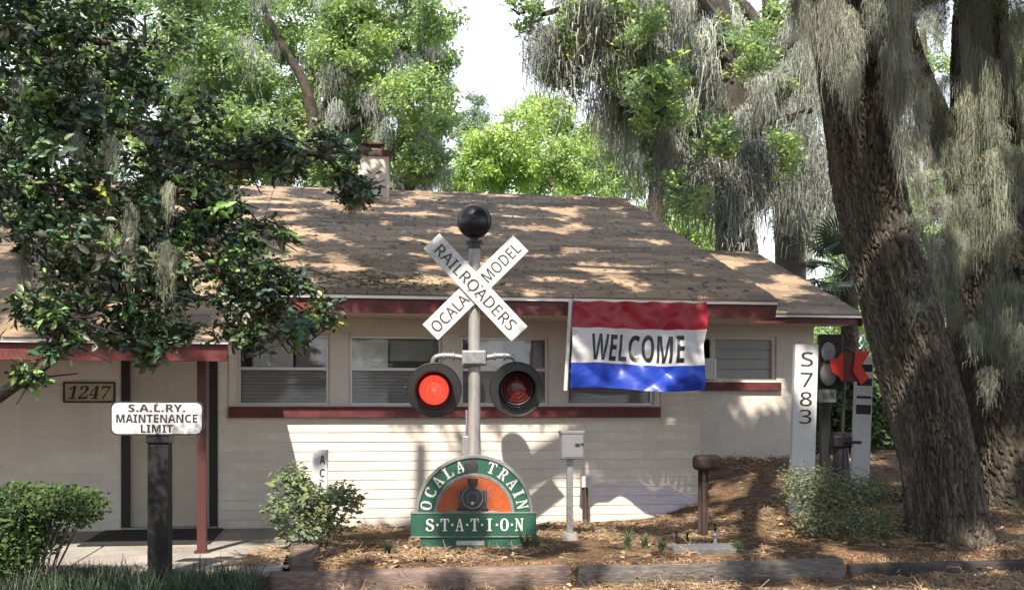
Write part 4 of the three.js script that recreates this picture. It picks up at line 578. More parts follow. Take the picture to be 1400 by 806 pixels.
// the dark tree whose branches hang in over the porch
{
  const Q = 0.78, px3 = (x, y, d) => px2(x, y, d * Q), base = V(-4.1, 0, -5.7), S = thing('porch_tree', 'dark glossy leaved tree hanging its branches over the porch roof', 'tree', base), r = rng(91);
  const bl = [[30, 40, 7.0, 90], [120, 50, 7.2, 85], [200, 70, 7.6, 60], [60, 150, 6.8, 95], [160, 150, 7.2, 85], [235, 165, 7.5, 55], [30, 260, 6.8, 90], [125, 250, 7.0, 90], [215, 240, 7.3, 75], [270, 270, 7.6, 45], [60, 340, 6.9, 75], [150, 330, 7.1, 80], [230, 320, 7.3, 65], [300, 225, 7.8, 36], [355, 222, 7.9, 32], [400, 205, 8.0, 32], [440, 212, 8.1, 34], [478, 240, 8.2, 28], [485, 268, 8.2, 14], [100, 405, 7.0, 50], [180, 395, 7.1, 55], [245, 390, 7.2, 50], [150, 440, 7.1, 32], [222, 448, 7.2, 34], [212, 480, 7.2, 18], [290, 350, 7.4, 42], [320, 395, 7.5, 42], [345, 425, 7.5, 45], [390, 432, 7.6, 38], [430, 436, 7.6, 22], [325, 450, 7.5, 30], [370, 385, 7.6, 32], [405, 378, 7.6, 20], [340, 330, 7.6, 26], [65, 430, 6.6, 22], [40, 425, 6.6, 18], [92, 472, 6.6, 14], [85, 440, 6.6, 16], [40, 512, 6.6, 10], [340, 455, 7.5, 22], [15, 190, 6.6, 60], [280, 300, 7.6, 22], [330, 290, 7.7, 22], [365, 310, 7.8, 20]];
  const A = [], Bq = []; bl.forEach(([px, py, D, rp]) => { const R = rp / F * D * Q, c = px3(px, py, D), n = Math.round(16 + (py > 330 ? 1000 : 820) * R * R); for (const q of clumps(r, c, V(R * 1.05, R * 0.9, R * 1.4), n, Math.min(0.5, 0.09 / R + 0.12), 7, 0.2)) (r() < 0.5 ? A : Bq).push([q, 0.55 + 0.65 * r()]); });
  const out = r2 => px3(-40 - r2() * 120, -20, 7); for (let i = 0; i < 900; i++) A.push([inBlob(r, px3(-120, -60, 7), V(1.1, 0.6, 1.0), 0.7), 1]);
  const T = base.clone().add(V(0, -0.05, 0)), f1 = px3(-170, 330, 7.1), f2 = px3(-90, 120, 7);
  part('trunk', off(limb([[T, 0.17], [px3(-240, 560, 7.2), 0.13], [f1, 0.12], [f2, 0.10], [px3(-60, -80, 7), 0.07]], 14), base), M.barkDark, S);
  const L = [[f1, px3(20, 300, 6.9), px3(150, 330, 7.1), px3(245, 390, 7.2)], [f2, px3(60, 150, 6.9), px3(180, 170, 7.3), px3(300, 225, 7.8), px3(440, 212, 8.1), px3(484, 262, 8.2)], [f1, px3(60, 260, 6.8), px3(215, 290, 7.3), px3(320, 390, 7.5), px3(425, 436, 7.6)], [px3(-240, 560, 7.2), px3(-60, 568, 6.8), px3(30, 520, 6.6), px3(75, 488, 6.6), px3(95, 465, 6.6)], [f2, px3(40, 40, 7), px3(150, 60, 7.3)], [px3(150, 330, 7.1), px3(180, 400, 7.1), px3(215, 470, 7.2)], [px3(320, 390, 7.5), px3(350, 350, 7.6), px3(365, 310, 7.8)]];
  L.forEach((l, i) => part('branch', off(limb(l.map((p, k) => [p, (i === 3 ? 0.045 : 0.05) * (1 - 0.75 * k / (l.length - 1))]), 9, 0.15, 10, i), base), M.barkDark, S));
  const tws = []; for (let i = 0; i < 170; i++) { const b = bl[Math.floor(r() * bl.length)], c = px3(b[0], b[1], b[2]), R = b[3] / F * b[2] * Q, e = inBlob(r, c, V(R * 1.1, R, R)), f = e.clone().add(V((r() - 0.35) * 0.35, (r() - 0.6) * 0.2, (r() - 0.5) * 0.3)); tws.push(bar(e, f, 0.006, 0.003, 5), bar(c.clone().lerp(e, 0.3), e, 0.009, 0.005, 5)); } part('twigs', off(mergeGeometries(tws), base), M.barkDark, S).userData.kind = 'stuff';
  const tn = (q, p) => { const w = q(); return w > 0.88 ? [2.2, 2.7, 1.2] : w < 0.02 ? [3.6, 2.6, 0.9] : [0.6 + 0.7 * q(), 0.7 + 0.6 * q(), 0.7 + 0.8 * q()]; };
  scatter('foliage', near.a, M.leafNear, A, S, base, tn); scatter('foliage', near.b, M.leafNear, Bq, S, base, tn);
  const ms = []; for (let i = 0; i < 46; i++) { const px = [130, 165, 60, 200, 20, 100][i % 6] + (r() - 0.5) * 70, D = 6.6 + 0.9 * r(); ms.push([px3(px, 30 + 330 * r(), D), V(0.16 + 0.2 * r(), 0.15 + 0.35 * r(), 0.2), new THREE.Euler(0, r() * 6.28, 0)]); }
  for (let i = 0; i < 14; i++) ms.push([px3(485 + (r() - 0.5) * 14, 248 + 10 * r(), 8.2), 0.2 + 0.12 * r(), new THREE.Euler(0, r() * 6.28, 0)]); for (let i = 0; i < 16; i++) ms.push([px3(312 + (r() - 0.5) * 22, 310 + 25 * r(), 7.6), 0.3 + 0.2 * r(), new THREE.Euler(0, r() * 6.28, 0)]);
  scatter('moss', mossFine[0], M.mossDark, ms, S, base, q => { const k = 0.5 + 0.9 * q(); return [k * 1.15, k * 1.1, k * 1.0]; });
}
// trees behind the station
function tree(name, label, base, o) {
  const S = thing(name, label, 'tree', base, 0, o.group), r = rng(o.seed), items = [], ms = [];
  part('trunk', off(limb(o.trunk, 16, 0.16, 16, o.seed), base), o.bark || M.bark, S);
  (o.limbs || []).forEach((l, i) => part('limb', off(limb(l, 10, 0.14, 12, i + o.seed), base), o.bark || M.bark, S));
  const twigs = [], allL = (o.limbs || [o.trunk]);
  for (const [c, R, n] of o.blobs) { const rr = typeof R === 'number' ? V(R, R * 0.7, R) : R; for (const q of clumps(r, c, rr, n)) items.push([q, (o.size || 1) * (0.7 + 0.6 * r())]); for (let k = 0; k < 3; k++) { const a = inBlob(r, c, rr.clone().multiplyScalar(0.9), 0.9), l = allL[Math.floor(r() * allL.length)], e = inBlob(r, c, rr.clone().multiplyScalar(0.35)); twigs.push(bar(e, a, 0.03, 0.012, 5)); } }
  if (twigs.length) part('twigs', off(mergeGeometries(twigs), base), o.bark || M.bark, S).userData.kind = 'stuff';
  if (items.length) scatter('crown', o.geo, o.mat, items, S, base, o.tint);
  for (const [p, len] of o.moss || []) ms.push([p, V(len * (0.6 + 0.3 * r()) * (o.mossW || 1), len, len * (0.6 + 0.3 * r()) * (o.mossW || 1)), new THREE.Euler(0, r() * 6.28, 0)]);
  if (ms.length) scatter('moss', o.mossG || mossFar[0], o.mossM || M.moss, ms, S, base, q => { const k = 0.55 + 0.75 * q(); return [k, k * (0.95 + 0.06 * q()), k * (0.9 + 0.15 * q())]; });
  return S;
}
const warm = q => { const w = q(), g = q(); return g < 0.2 ? [0.75 + 0.2 * w, 0.7 + 0.15 * w, 1.0 + 0.5 * q()] : [0.6 + 0.85 * w, 0.75 + 0.55 * w, 0.55 + 0.7 * q()]; };
{
  const D = 25, b = px2(432, 530, D), p = (x, y, d = 0) => px2(x, y, D + d), r = rng(5), bl = [];
  const spots = [[330, 30, 60], [400, 40, 55], [300, 90, 55], [360, 120, 50], [330, 175, 55], [400, 165, 45], [290, 150, 50], [255, 60, 50], [250, 130, 45], [470, 60, 55], [450, 120, 50], [520, 90, 45], [505, 140, 50], [560, 130, 48], [590, 170, 34], [560, 200, 38], [500, 205, 48], [440, 215, 42], [600, 95, 28], [560, 50, 45], [500, 20, 45], [590, 30, 32], [380, 225, 45], [320, 235, 40], [545, 235, 36], [585, 225, 28], [450, -40, 70], [340, -50, 70], [560, -40, 55], [250, -30, 60], [270, 215, 45], [230, 200, 40]];
  spots.forEach(([x, y, R], i) => bl.push([p(x, y, (r() - 0.5) * 5), R / F * D, Math.round(R * 3.3)]));
  const ms = []; for (let i = 0; i < 150; i++) { const s = spots[Math.floor(r() * spots.length)]; ms.push([p(s[0] + (r() - 0.5) * s[2], s[1] + s[2] * (0.2 + 0.3 * r()), (r() - 0.5) * 4), 0.6 + 1.0 * r()]); } for (let i = 0; i < 60; i++) ms.push([p(520 + r() * 90, 180 + 40 * r(), (r() - 0.5) * 3), 0.8 + 0.9 * r()]);
  tree('live_oak', 'broad green live oak with forked trunk behind the chimney', b, { seed: 11, trunk: [[b, 0.36], [p(434, 300), 0.26], [p(433, 200), 0.2]], limbs: [[[p(433, 205), 0.17], [p(418, 120), 0.12], [p(390, 70), 0.09], [p(360, 10), 0.06]], [[p(433, 205), 0.17], [p(452, 130), 0.12], [p(490, 80), 0.12], [p(540, 20), 0.07]], [[p(440, 200), 0.2], [p(480, 170, -1), 0.13], [p(560, 120, -1), 0.07]], [[p(433, 220), 0.2], [p(380, 180, -1), 0.12], [p(300, 140, -1), 0.07]], [[p(540, 260), 0.12], [p(543, 200), 0.1], [p(560, 130), 0.06]]], blobs: bl, geo: far, mat: M.leafOak, tint: warm, moss: ms, mossM: M.moss, bark: M.barkDark });
}
{
  const D = 33, b = px2(745, 540, D), p = (x, y, d = 0) => px2(x, y, D + d), r = rng(6), bl = [];
  [[745, 165, 38], [700, 180, 36], [780, 175, 36], [670, 215, 36], [720, 215, 34], [650, 235, 28], [770, 220, 34], [810, 205, 34], [820, 235, 30], [690, 245, 34], [740, 250, 30], [790, 255, 30], [845, 190, 28], [850, 245, 28], [625, 248, 20], [730, 145, 24], [900, 290, 34], [940, 290, 36], [960, 320, 36], [920, 320, 34]].forEach(([x, y, R]) => bl.push([p(x, y, (r() - 0.5) * 6), R / F * D, Math.round(R * 3.6)]));
  tree('live_oak', 'bright yellow green oak beyond the ridge of the roof', b, { seed: 12, trunk: [[b, 0.4], [p(768, 300), 0.3], [p(765, 250), 0.26]], limbs: [[[p(765, 255), 0.22], [p(735, 225), 0.15], [p(690, 190), 0.08]], [[p(765, 255), 0.22], [p(790, 225), 0.16], [p(830, 190), 0.08]], [[p(765, 255), 0.2], [p(755, 200), 0.14], [p(745, 150), 0.06]], [[p(765, 280), 0.2], [p(860, 285), 0.14], [p(950, 310), 0.06]]], blobs: bl, geo: far, mat: M.leafLime, tint: warm, size: 1.15 });
  const b2 = px2(655, 540, 42), q = (x, y) => px2(x, y, 42); tree('distant_pine', 'thin grey green treetop between the oaks', b2, { seed: 13, trunk: [[b2, 0.3], [q(655, 250), 0.2], [q(648, 150), 0.08]], blobs: [[q(645, 150), 0.6, 60], [q(655, 175), 0.75, 80], [q(640, 190), 0.6, 60], [q(660, 205), 0.7, 60], [q(636, 165), 0.5, 40]], geo: far, mat: M.leafOak, tint: qq => [0.6 + 0.3 * qq(), 0.6 + 0.25 * qq(), 0.9 + 0.5 * qq()], size: 0.9 });
  const b3 = px2(140, 540, 27), w = (x, y, d = 0) => px2(x, y, 27 + d); tree('live_oak', 'green oak behind the porch tree', b3, { seed: 14, trunk: [[b3, 0.4], [w(140, 300), 0.3], [w(150, 120), 0.2], [w(140, 0), 0.1]], limbs: [[[w(140, 250), 0.2], [w(80, 150), 0.12], [w(20, 60), 0.06]], [[w(150, 200), 0.18], [w(210, 120), 0.1], [w(240, 30), 0.05]]], blobs: [[w(180, 40), 1.5, 160], [w(220, 120), 1.2, 120], [w(120, 60), 1.5, 160], [w(40, 60), 1.5, 150], [w(80, 160), 1.4, 140], [w(180, 190), 1.2, 110], [w(10, 190), 1.4, 140], [w(100, 260), 1.2, 110], [w(200, 270), 1.0, 90], [w(0, 290), 1.2, 90], [w(150, -30), 1.5, 120], [w(20, -30), 1.5, 120], [w(60, 340), 1.2, 90]], geo: far, mat: M.leafOak, tint: warm });
}
// moss hung oaks beyond the wing
{
  const r = rng(15);
  const build = (label, D, px, trunk, limbsPx, blobs, mossN, range, seed, tone) => {
    const p = (x, y, d = 0) => px2(x, y, D + d), b = p(px, 545), ms = [];
    const limbs = limbsPx.map(l => l.map(([x, y, R, d = 0]) => [p(x, y, d), R]));
    limbsPx.forEach(l => { for (let i = 0; i < mossN; i++) { const k = Math.floor(r() * (l.length - 1)), t = r(), x = mix(l[k][0], l[k + 1][0], t), y = mix(l[k][1], l[k + 1][1], t); ms.push([p(x + (r() - 0.5) * 22, y + (r() - 0.3) * 26, mix(l[k][3] || 0, l[k + 1][3] || 0, t) + (r() - 0.5) * 1.2), range[0] + (range[1] - range[0]) * r() * r()]); } });
    tree('mossy_oak', label, b, { seed, trunk: trunk.map(([x, y, R]) => [p(x, y), R]), limbs, blobs: blobs.map(([x, y, R, n, d = 0]) => [p(x, y, d), R, n]), geo: mid, mat: tone, tint: warm, moss: ms, mossG: mossFar[seed % 2], bark: M.barkDark, group: 'moss hung oaks beyond the wing' });
  };
  build('moss draped oak with thick dark trunk beyond the wing roof', 20, 1010, [[1008, 545, 0.42], [1008, 340, 0.36], [1006, 240, 0.33], [1000, 140, 0.28], [985, 40, 0.24], [970, -60, 0.2]], [[[1003, 180, 0.2], [950, 110, 0.13], [880, 80, 0.08, -1], [820, 100, 0.04, -1]], [[995, 100, 0.2], [930, 30, 0.12], [840, -5, 0.08, -2], [740, 20, 0.04, -2]], [[1003, 160, 0.18], [1050, 90, 0.12], [1100, 40, 0.06]], [[1006, 230, 0.15], [960, 190, 0.1], [905, 170, 0.05, -1]], [[985, 40, 0.18], [900, -40, 0.1, -2], [780, -50, 0.06, -2]], [[1006, 200, 0.15], [1060, 170, 0.1], [1110, 150, 0.05]]], [[960, 100, 0.5, 60], [900, 90, 0.6, 90, -1], [850, 110, 0.5, 80, -1], [930, 60, 0.5, 60], [860, 150, 0.45, 60, -1], [1000, 60, 0.5, 50], [890, 210, 0.4, 50], [1060, 120, 0.4, 40], [870, 40, 0.5, 70, -2.5], [910, 150, 0.45, 60, -2], [940, 260, 0.4, 45, -1.5], [985, 190, 0.4, 45, -1.5], [1040, 60, 0.5, 55, -2], [880, 120, 0.5, 70, -2.5], [1075, 200, 0.35, 35, -1.5], [740, 90, 0.35, 22, -2], [760, 50, 0.4, 30, -2], [715, 20, 0.35, 26, -2], [790, 80, 0.45, 45, -2], [810, 20, 0.5, 50, -2], [830, 60, 0.5, 60, -2], [770, 110, 0.25, 14, -2]], 40, [0.7, 3.2], 16, M.leafOak);
  build('moss draped oak close behind the right end of the wing', 23, 1080, [[1085, 545, 0.35], [1080, 330, 0.3], [1068, 200, 0.26], [1060, 90, 0.2], [1050, -40, 0.16]], [[[1070, 220, 0.2], [1040, 150, 0.12], [1000, 120, 0.06]], [[1065, 160, 0.2], [1100, 100, 0.12], [1140, 60, 0.06]], [[1075, 280, 0.15], [1105, 230, 0.1], [1135, 210, 0.05]], [[1058, 70, 0.18], [1010, 0, 0.1], [950, -30, 0.06]], [[1056, 50, 0.18], [1110, -10, 0.1], [1160, -30, 0.06]]], [[1060, 180, 0.5, 50], [1100, 220, 0.5, 60], [1050, 260, 0.4, 40], [1100, 300, 0.5, 50], [1020, 30, 0.7, 60], [1110, 20, 0.7, 60]], 44, [0.8, 3.5], 17, M.leafOak);
  build('slender pale trunked oak trailing moss behind the roof edge', 26, 895, [[897, 545, 0.2], [897, 300, 0.18], [895, 180, 0.15], [890, 60, 0.1]], [[[895, 190, 0.1], [870, 150, 0.07], [840, 140, 0.04]], [[893, 120, 0.1], [930, 80, 0.06], [960, 80, 0.04]], [[895, 170, 0.1], [930, 160, 0.06], [965, 170, 0.04]]], [[880, 130, 0.6, 60], [860, 200, 0.5, 50], [920, 240, 0.5, 50], [950, 200, 0.5, 50], [840, 165, 0.5, 50]], 42, [0.8, 3.5], 18, M.leafLime);
}
// farther oaks that close the view past the great oak
[[1150, 36, 'distant oak seen under the eave of the wing'], [1262, 34, 'distant oak seen between the two thick trunks'], [1420, 38, 'distant oak past the moss wrapped trunk']].forEach(([px, D, label], i) => {
  const p = (x, y, d = 0) => px2(x, y, D + d), b = p(px, 535), r = rng(80 + i), bl = [], ms = []; for (let k = 0; k < 20; k++) { const x = px + (r() - 0.5) * 150, y = 480 - 420 * r(); bl.push([p(x, y, (r() - 0.5) * 5), 1.2, 55]); ms.push([p(x, y + 15), 1.5 + 1.5 * r()], [p(x + 10, y + 25), 1.5 + 1.5 * r()]); }
  tree('live_oak', label, b, { seed: 83 + i, trunk: [[b, 0.35], [p(px, 400), 0.28], [p(px + 10, 200), 0.18], [p(px, 40), 0.1]], blobs: bl, geo: far, mat: M.leafOak, size: 1.1, tint: warm, moss: ms });
});
// fan palm by the wing
{
  const D = 17.5, base = gpt(1165, D), S = thing('fan_palm', 'dark fan palm with spiky fronds beside the wing roof', 'palm', base), r = rng(19), top = px2(1162, 372, D).sub(base);
  part('trunk', limb([[V(0, -0.05, 0), 0.16], [V(-0.02, 1, 0), 0.14], [top.clone(), 0.13]], 12, 0.12, 14), M.barkDark, S);
  for (let i = 0; i < 16; i++) {
    const a = i * 2.4, el = 1.1 - 1.7 * (i / 16), dir = V(Math.cos(a) * Math.cos(el), Math.sin(el), Math.sin(a) * Math.cos(el)), hub = top.clone().addScaledVector(dir, 0.55), g = [bar(top, hub, 0.014, 0.01, 5)];
    const side = V(-Math.sin(a), 0, Math.cos(a)), up = side.clone().cross(dir); for (let k = -11; k <= 11; k++) { const t = k / 11 * 1.75, d = dir.clone().multiplyScalar(Math.cos(t)).addScaledVector(side, Math.sin(t)).normalize(), L = 0.62 * (1 - 0.25 * Math.abs(k / 11)), tip = hub.clone().addScaledVector(d, L).add(V(0, -0.16 * L, 0)), m = hub.clone().addScaledVector(d, L * 0.55), w = side.clone().multiplyScalar(Math.cos(t)).addScaledVector(dir, -Math.sin(t)).multiplyScalar(0.022); const q = new THREE.BufferGeometry(), A = hub, P = [A.x, A.y, A.z, m.x - w.x, m.y - w.y, m.z - w.z, m.x + w.x, m.y + w.y, m.z + w.z, tip.x, tip.y, tip.z]; q.setAttribute('position', new THREE.Float32BufferAttribute(P, 3)); q.setAttribute('uv', new THREE.Float32BufferAttribute(new Float32Array(8), 2)); q.setIndex([0, 1, 2, 1, 3, 2]); q.computeVertexNormals(); g.push(q); }
    part('frond', g, M.palm, S);
  }
}
// the great oak
function barkTrunk(pts, nA, nH, seed, plate = 0.042, deep = 0.042, lobes = 0.07) {
  const curve = new THREE.CatmullRomCurve3(pts.map(p => p[0])), pos = [], uv = [], idx = []; let h = 0, prev = null, N = V(0, 0, 1);
  for (let i = 0; i <= nH; i++) {
    const t = i / nH, c = curve.getPoint(t), T = curve.getTangent(t), f = t * (pts.length - 1), k = Math.min(pts.length - 2, Math.floor(f)), R = mix(pts[k][1], pts[k + 1][1], sm(f - k) * 0.5 + (f - k) * 0.5); if (prev) h += c.distanceTo(prev); prev = c;
    N = N.clone().addScaledVector(T, -N.dot(T)).normalize(); const Bn = T.clone().cross(N);
    for (let j = 0; j <= nA; j++) {
      const a = (j % nA) / nA * 6.283185, ca = Math.cos(a), sa = Math.sin(a), arc = a * 0.46;
      let q = R * (1 + lobes * Math.sin(a * 2 + 0.7 + h * 0.35) + lobes * 0.7 * Math.sin(a * 3 + 1.9 - h * 0.5) + 0.16 * (fbm(ca * 1.3 + seed, sa * 1.3, h * 0.8, 3) - 0.5));
      q += sstep(0.5, 0, h) * 0.045 * (0.4 + Math.max(0, Math.sin(a * 5 + seed)));
      const wx = 1.3 * (fbm(ca * 5 + 9, sa * 5, h * 3, 3) - 0.5), n1 = Math.round(2.9 / plate), u = a / 6.283185 * n1 + wx * 2.2, v = h / (plate * 3.9) + wx * 2.8;
      // wrap the cells round the trunk
      const e = (() => { const I = Math.floor(u), J = Math.floor(v); let m1 = 9, m2 = 9; for (let p = -1; p <= 1; p++) for (let s = -1; s <= 1; s++) { const ii = ((I + p) % n1 + n1) % n1, dx = I + p + hash(ii, J + s, 11 + seed) - u, dy = J + s + hash(ii, J + s, 23) - v, d = dx * dx + dy * dy; if (d < m1) { m2 = m1; m1 = d; } else if (d < m2) m2 = d; } return Math.sqrt(m2) - Math.sqrt(m1); })();
      const rib = Math.abs(fbm(ca * 16 + seed, sa * 16, h * 2.6, 3) - 0.5) * 2; q += deep * (0.95 * sstep(0.02, 0.34, e) + 0.35 * sstep(0.0, 0.2, rib) - 0.8) * (0.55 + 0.9 * fbm(ca * 2, sa * 2, h * 1.1, 2)) + 0.006 * (noise(u * 3, v * 6, 5) - 0.5);
      pos.push(c.x + N.x * ca * q + Bn.x * sa * q, c.y + N.y * ca * q + Bn.y * sa * q, c.z + N.z * ca * q + Bn.z * sa * q); uv.push(arc * 6.2 / 2.9 * 1.3, h * 0.45);
    }
  }
  for (let i = 0; i < nH; i++) for (let j = 0; j < nA; j++) { const a = i * (nA + 1) + j, b = a + nA + 1; idx.push(a, a + 1, b, b, a + 1, b + 1); }
  const g = new THREE.BufferGeometry(); g.setAttribute('position', new THREE.Float32BufferAttribute(pos, 3)); g.setAttribute('uv', new THREE.Float32BufferAttribute(uv, 2)); g.setIndex(idx); g.computeVertexNormals(); return g;
}
// where the sun gets through the crowns overhead: a test on the spot of roof, wall or ground that a clump would shade
function landing(c) {
  const d = SUN.clone().negate(); let best = 1e9, kind = '';
  const lx = c.x * cT - (c.z + WALL_D) * -sT * -1, o = { x: c.x * cT - (c.z + WALL_D) * sT, z: c.x * sT + (c.z + WALL_D) * cT }, e = { x: d.x * cT - d.z * sT, z: d.x * sT + d.z * cT };
  const tr = (EY - P_ * (o.z - EZ) - c.y) / (d.y + P_ * e.z), xr = o.x + e.x * tr, zr = o.z + e.z * tr; if (tr > 0 && zr > RZ && zr < (xr < sPorch ? PZ : EZ) && xr < sRoofR) { best = tr; kind = 'roof'; }
  const tw = -o.z / e.z, xw = o.x + e.x * tw, yw = c.y + d.y * tw; if (tw > 0 && tw < best && yw > 0.2 && yw < 2.5 && xw < sR) { best = tw; kind = 'wall'; }
  const tg = (0.2 - c.y) / d.y; if (tg > 0 && tg < best) { best = tg; kind = 'ground'; }
  const p = c.clone().addScaledVector(d, best), D = -p.z; return { kind, p, px: CX + p.x / D * F, py: HORIZON - (p.y - EYE) / D * F };
}
function openSky(c) {
  const { kind, p, px, py } = landing(c), n = fbm(p.x * 3.0 + 3, p.z * 3.4, 4, 3), m = fbm(p.x * 2.3 + 9, p.z * 2.3 + p.y * 2.3, 6, 2);
  if (kind === 'wall') {
    const inR = (a, b, y0, y1) => px > a && px < b && py > y0 && py < y1;
    if (inR(380, 475, 540, 740)) return true; if (inR(475, 650, 540, 740)) return m > 0.2; if (inR(650, 780, 560, 740)) return true; if (inR(780, 965, 560, 740)) return px > 872 && py > 632 ? true : m > 0.42; return false;
  }
  if (kind === 'roof' && px > 300 && px < 430 && py > 375) return true;
  if (kind === 'roof') return n * 0.8 + m * 0.2 > (px < 480 ? 0.47 : px < 800 ? 0.51 : 0.535);
  if (px < 345) return py > 735 ? m > 0.18 : py > 700 ? m > 0.34 : n > 0.55;
  if (px < 1000 && py > 690) return (px < 490 && px > 370) || (px > 560 && px < 790 && py < 732) ? m > 0.2 : n * 0.5 + m * 0.5 > 0.39;
  return n * 0.4 + m * 0.6 > (px < 1100 ? 0.46 : 0.51);
}
function overhead(n, seed, x0, x1, d0, d1, keep) { const r = rng(seed), out = []; for (let i = 0; i < n; i++) { const X = mix(x0, x1, r()), D = mix(d0, d1, r()), y = 8.0 + 2.6 * r() + 0.8 * Math.sin(X * 0.7); const p = V(X, y, -D); if (y < EYE + 0.41 * D + 0.6 && D > 0) continue; if (!keep(X, D) || openSky(p)) continue; out.push([p, 0.75 + 0.5 * r()]); } return out; }
{
  const D = 10.55, base = gpt(1298, D, -0.12), S = thing('great_oak', 'massive leaning live oak with furrowed bark and hanging moss', 'tree', base), p = (x, y, d = 0) => px2(x, y, D + d), w = px => px / F * D;
  const spine = [[base.clone(), w(53)], [p(1293, 690, 0.03), w(50)], [p(1283, 620, 0.1), w(49)], [p(1269, 560, 0.15), w(49)], [p(1240, 450, 0.25), w(50)], [p(1212, 350, 0.3), w(49)], [p(1190, 260, 0.3), w(51)], [p(1178, 170, 0.2), w(50)], [p(1166, 80, 0.1), w(49)], [p(1152, 0, 0), w(50)], [p(1140, -90, -0.2), w(48)], [p(1110, -200, -0.4), w(40)]];
  part('trunk', off(barkTrunk(spine, 300, 760, 3), base), M.bark, S);
  const head = p(1110, -200, -0.4), limbs = [[[p(1130, -120, -0.3), 0.26], [V(1.2, 7.6, -8.2), 0.2], [V(-1.0, 8.6, -6.2), 0.14], [V(-3.5, 9.2, -4.5), 0.06]], [[head, 0.25], [V(2.2, 9.0, -8.0), 0.18], [V(1.0, 9.6, -4.5), 0.12], [V(0.2, 9.4, -1.0), 0.05]], [[head, 0.25], [V(3.6, 9.0, -10.4), 0.18], [V(5.2, 10, -8.0), 0.1], [V(6.5, 9.5, -5.5), 0.05]], [[p(1150, -40, 0), 0.2], [V(2.1, 6.9, -10.6), 0.14], [V(0.6, 8.0, -9.2), 0.09], [V(-1.6, 8.7, -8.6), 0.04]]];
  limbs.forEach((l, i) => part('limb', off(limb(l, 12, 0.12, 14, i), base), M.bark, S));
  scatter('crown', canopyG, M.leafCanopy, overhead(29000, 71, -3.2, 9, -3.5, 15, (X) => X > -1.2 + 0.8 * Math.sin(X)), S, base);
  const r = rng(33), ms = []; const hang = (n, xa, xb, ya, yb, l0, l1, dd = -0.62) => { for (let i = 0; i < n; i++) ms.push([p(mix(xa, xb, r()), mix(ya, yb, r()), dd - 0.1 + 0.2 * r()), V(0.45 + 0.3 * r(), mix(l0, l1, r()), 0.5), new THREE.Euler(0, r() * 6.28, 0)]); };
  hang(16, 1125, 1160, -60, 30, 0.4, 1.1, -0.5); hang(20, 1148, 1170, 0, 90, 0.4, 0.9, -0.52); hang(30, 1212, 1238, -60, 110, 0.4, 1.1, -0.45); hang(8, 1180, 1210, -50, 10, 0.3, 0.6, -0.55); hang(22, 1228, 1260, 60, 260, 0.3, 0.8, -0.2); hang(16, 1085, 1125, -80, 0, 0.4, 1.2, -0.3); hang(14, 1235, 1290, 230, 420, 0.2, 0.5, -0.1);
  scatter('moss', mossFine[1], M.moss, ms, S, base, q => { const k = 0.5 + 0.7 * q(); return [k, k * 0.97, k * 0.9]; });
  const lv = []; for (let i = 0; i < 260; i++) lv.push([p(mix(1285, 1420, r()), mix(-40, 50, r() * r()), 0.5 + r()), 0.6 + 0.4 * r()]); scatter('low_leaves', near.a, M.leafHedge, lv, S, base, warm);
}
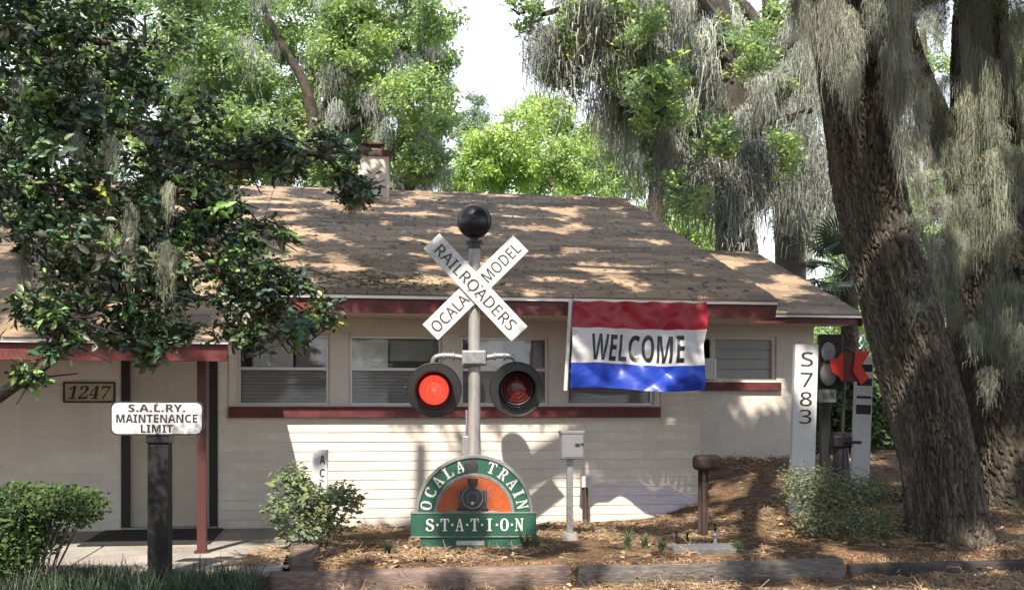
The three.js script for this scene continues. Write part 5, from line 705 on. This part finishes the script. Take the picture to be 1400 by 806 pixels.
{
  const D = 12.2, base = gpt(1378, D, -0.1), S = thing('mossy_trunk_oak', 'second thick oak trunk wrapped in moss beside the leaning one', 'tree', base), p = (x, y, d = 0) => px2(x, y, D + d), w = px => px / F * D, r = rng(44);
  part('trunk', off(barkTrunk([[base.clone(), w(72)], [p(1374, 620), w(64)], [p(1366, 500, 0.1), w(64)], [p(1358, 380, 0.1), w(62)], [p(1352, 260, 0.1), w(54)], [p(1344, 120), w(42)], [p(1340, 0), w(34)], [p(1336, -150), w(26)]], 220, 460, 8, 0.042, 0.036, 0.1), base), M.barkDark, S);
  const L = [[[p(1350, 430, 0.1), 0.24], [p(1325, 290, -0.1), 0.17], [p(1290, 180, -0.2), 0.15], [p(1252, 90, -0.1), 0.13], [p(1225, -30, 0), 0.11]], [[p(1365, 300), 0.2], [p(1390, 200, -0.3), 0.15], [p(1430, 80, -0.4), 0.1]], [[p(1345, 20), 0.15], [p(1290, -30, -0.4), 0.1], [p(1220, -60, -0.5), 0.06]]];
  L.forEach((l, i) => part('limb', off(limb(l, 14, 0.2, 20, i + 50), base), M.barkDark, S));
  const ms = [], hang = (n, xa, xb, ya, yb, l0, l1, dd) => { for (let i = 0; i < n; i++) ms.push([p(mix(xa, xb, r()), mix(ya, yb, r()), dd - 0.3 * r()), V(0.4 + 0.4 * r(), mix(l0, l1, r()), 0.5), new THREE.Euler(0, r() * 6.28, 0)]); };
  hang(46, 1318, 1350, -60, 200, 0.5, 1.5, -0.25); hang(36, 1290, 1345, 170, 340, 0.4, 1.1, -0.3); hang(30, 1350, 1410, 60, 420, 0.5, 1.3, -0.5); hang(22, 1255, 1300, 90, 240, 0.3, 0.8, -0.2); hang(20, 1270, 1310, 300, 420, 0.3, 0.8, -0.35); hang(20, 1330, 1400, 380, 520, 0.3, 0.8, -0.48); hang(24, 1240, 1290, -50, 20, 0.3, 0.9, -0.4); hang(20, 1375, 1420, -40, 80, 0.5, 1.4, -0.5);
  scatter('moss', mossFine[0], M.mossDark, ms, S, base, q => { const k = 0.55 + 0.9 * q(); return [k, k * 0.98, k * 0.9]; });
  const tw = []; for (let i = 0; i < 26; i++) { const a = p(mix(1250, 1400, r()), mix(150, 430, r()), -0.6); tw.push(bar(a, a.clone().add(V((r() - 0.5) * 0.6, (r() - 0.2) * 0.4, (r() - 0.5) * 0.3)), 0.008, 0.003, 5)); } part('twigs', off(mergeGeometries(tw), base), M.bark, S).userData.kind = 'stuff';
  const lv = []; for (let i = 0; i < 240; i++) lv.push([p(mix(1340, 1430, r()), mix(110, 480, r()), 0.2 - 0.9 * r()), 0.5 + 0.4 * r()]); scatter('foliage', sprigBush, M.leafShrub, lv, S, base, warm);
}
// oak across the lane, behind the viewer, whose crown shades the porch and whose trunk the windows mirror
{
  const base = V(-4.6, -0.05, 4.5), r = rng(55), items = overhead(29000, 72, -12, 0.5, -6, 14.5, (X) => X <= -1.2 + 0.8 * Math.sin(X));
  const S = thing('lane_oak', 'spreading live oak across the lane shading the porch', 'tree', base);
  part('trunk', off(limb([[base.clone(), 0.5], [V(-4.5, 2, 4.3), 0.4], [V(-4.3, 4.6, 3.8), 0.36], [V(-4, 7, 3), 0.28]], 18, 0.14, 14), base), M.barkDark, S);
  [[V(-5.5, 8.6, -1), V(-6.5, 9.2, -5)], [V(-3.5, 8.8, -1), V(-2.5, 9.4, -5.5)], [V(-7, 8.6, 2), V(-10, 9, -1)], [V(-2, 8.8, 2), V(-0.5, 9.4, -1)]].forEach((l, i) => part('limb', off(limb([[V(-4, 6.8, 3.1), 0.24], [l[0], 0.15], [l[1], 0.06]], 10, 0.12, 12, i), base), M.barkDark, S));
  scatter('crown', canopyG, M.leafCanopy, items, S, base);
  for (const [x, z, s] of [[-9, 16, 1.1], [-1, 19, 1.2], [7, 17, 1.0], [14, 14, 1.1], [-17, 13, 1.1]]) { const b = V(x, -0.05, z), bl = []; for (let k = 0; k < 9; k++) bl.push([V(x + (r() - 0.5) * 6, 2.2 + 5.5 * r(), z + (r() - 0.5) * 4), 1.7 * s, 110]); tree('lane_tree', 'leafy green oak standing across the lane', b, { seed: 60 + x, trunk: [[b, 0.3], [V(x, 2.5, z), 0.24], [V(x + 0.4, 6, z), 0.12]], blobs: bl, geo: far, mat: M.leafOak, size: 1.5, tint: warm, group: 'oaks across the lane' }); }
}
renderer.render(scene, camera);
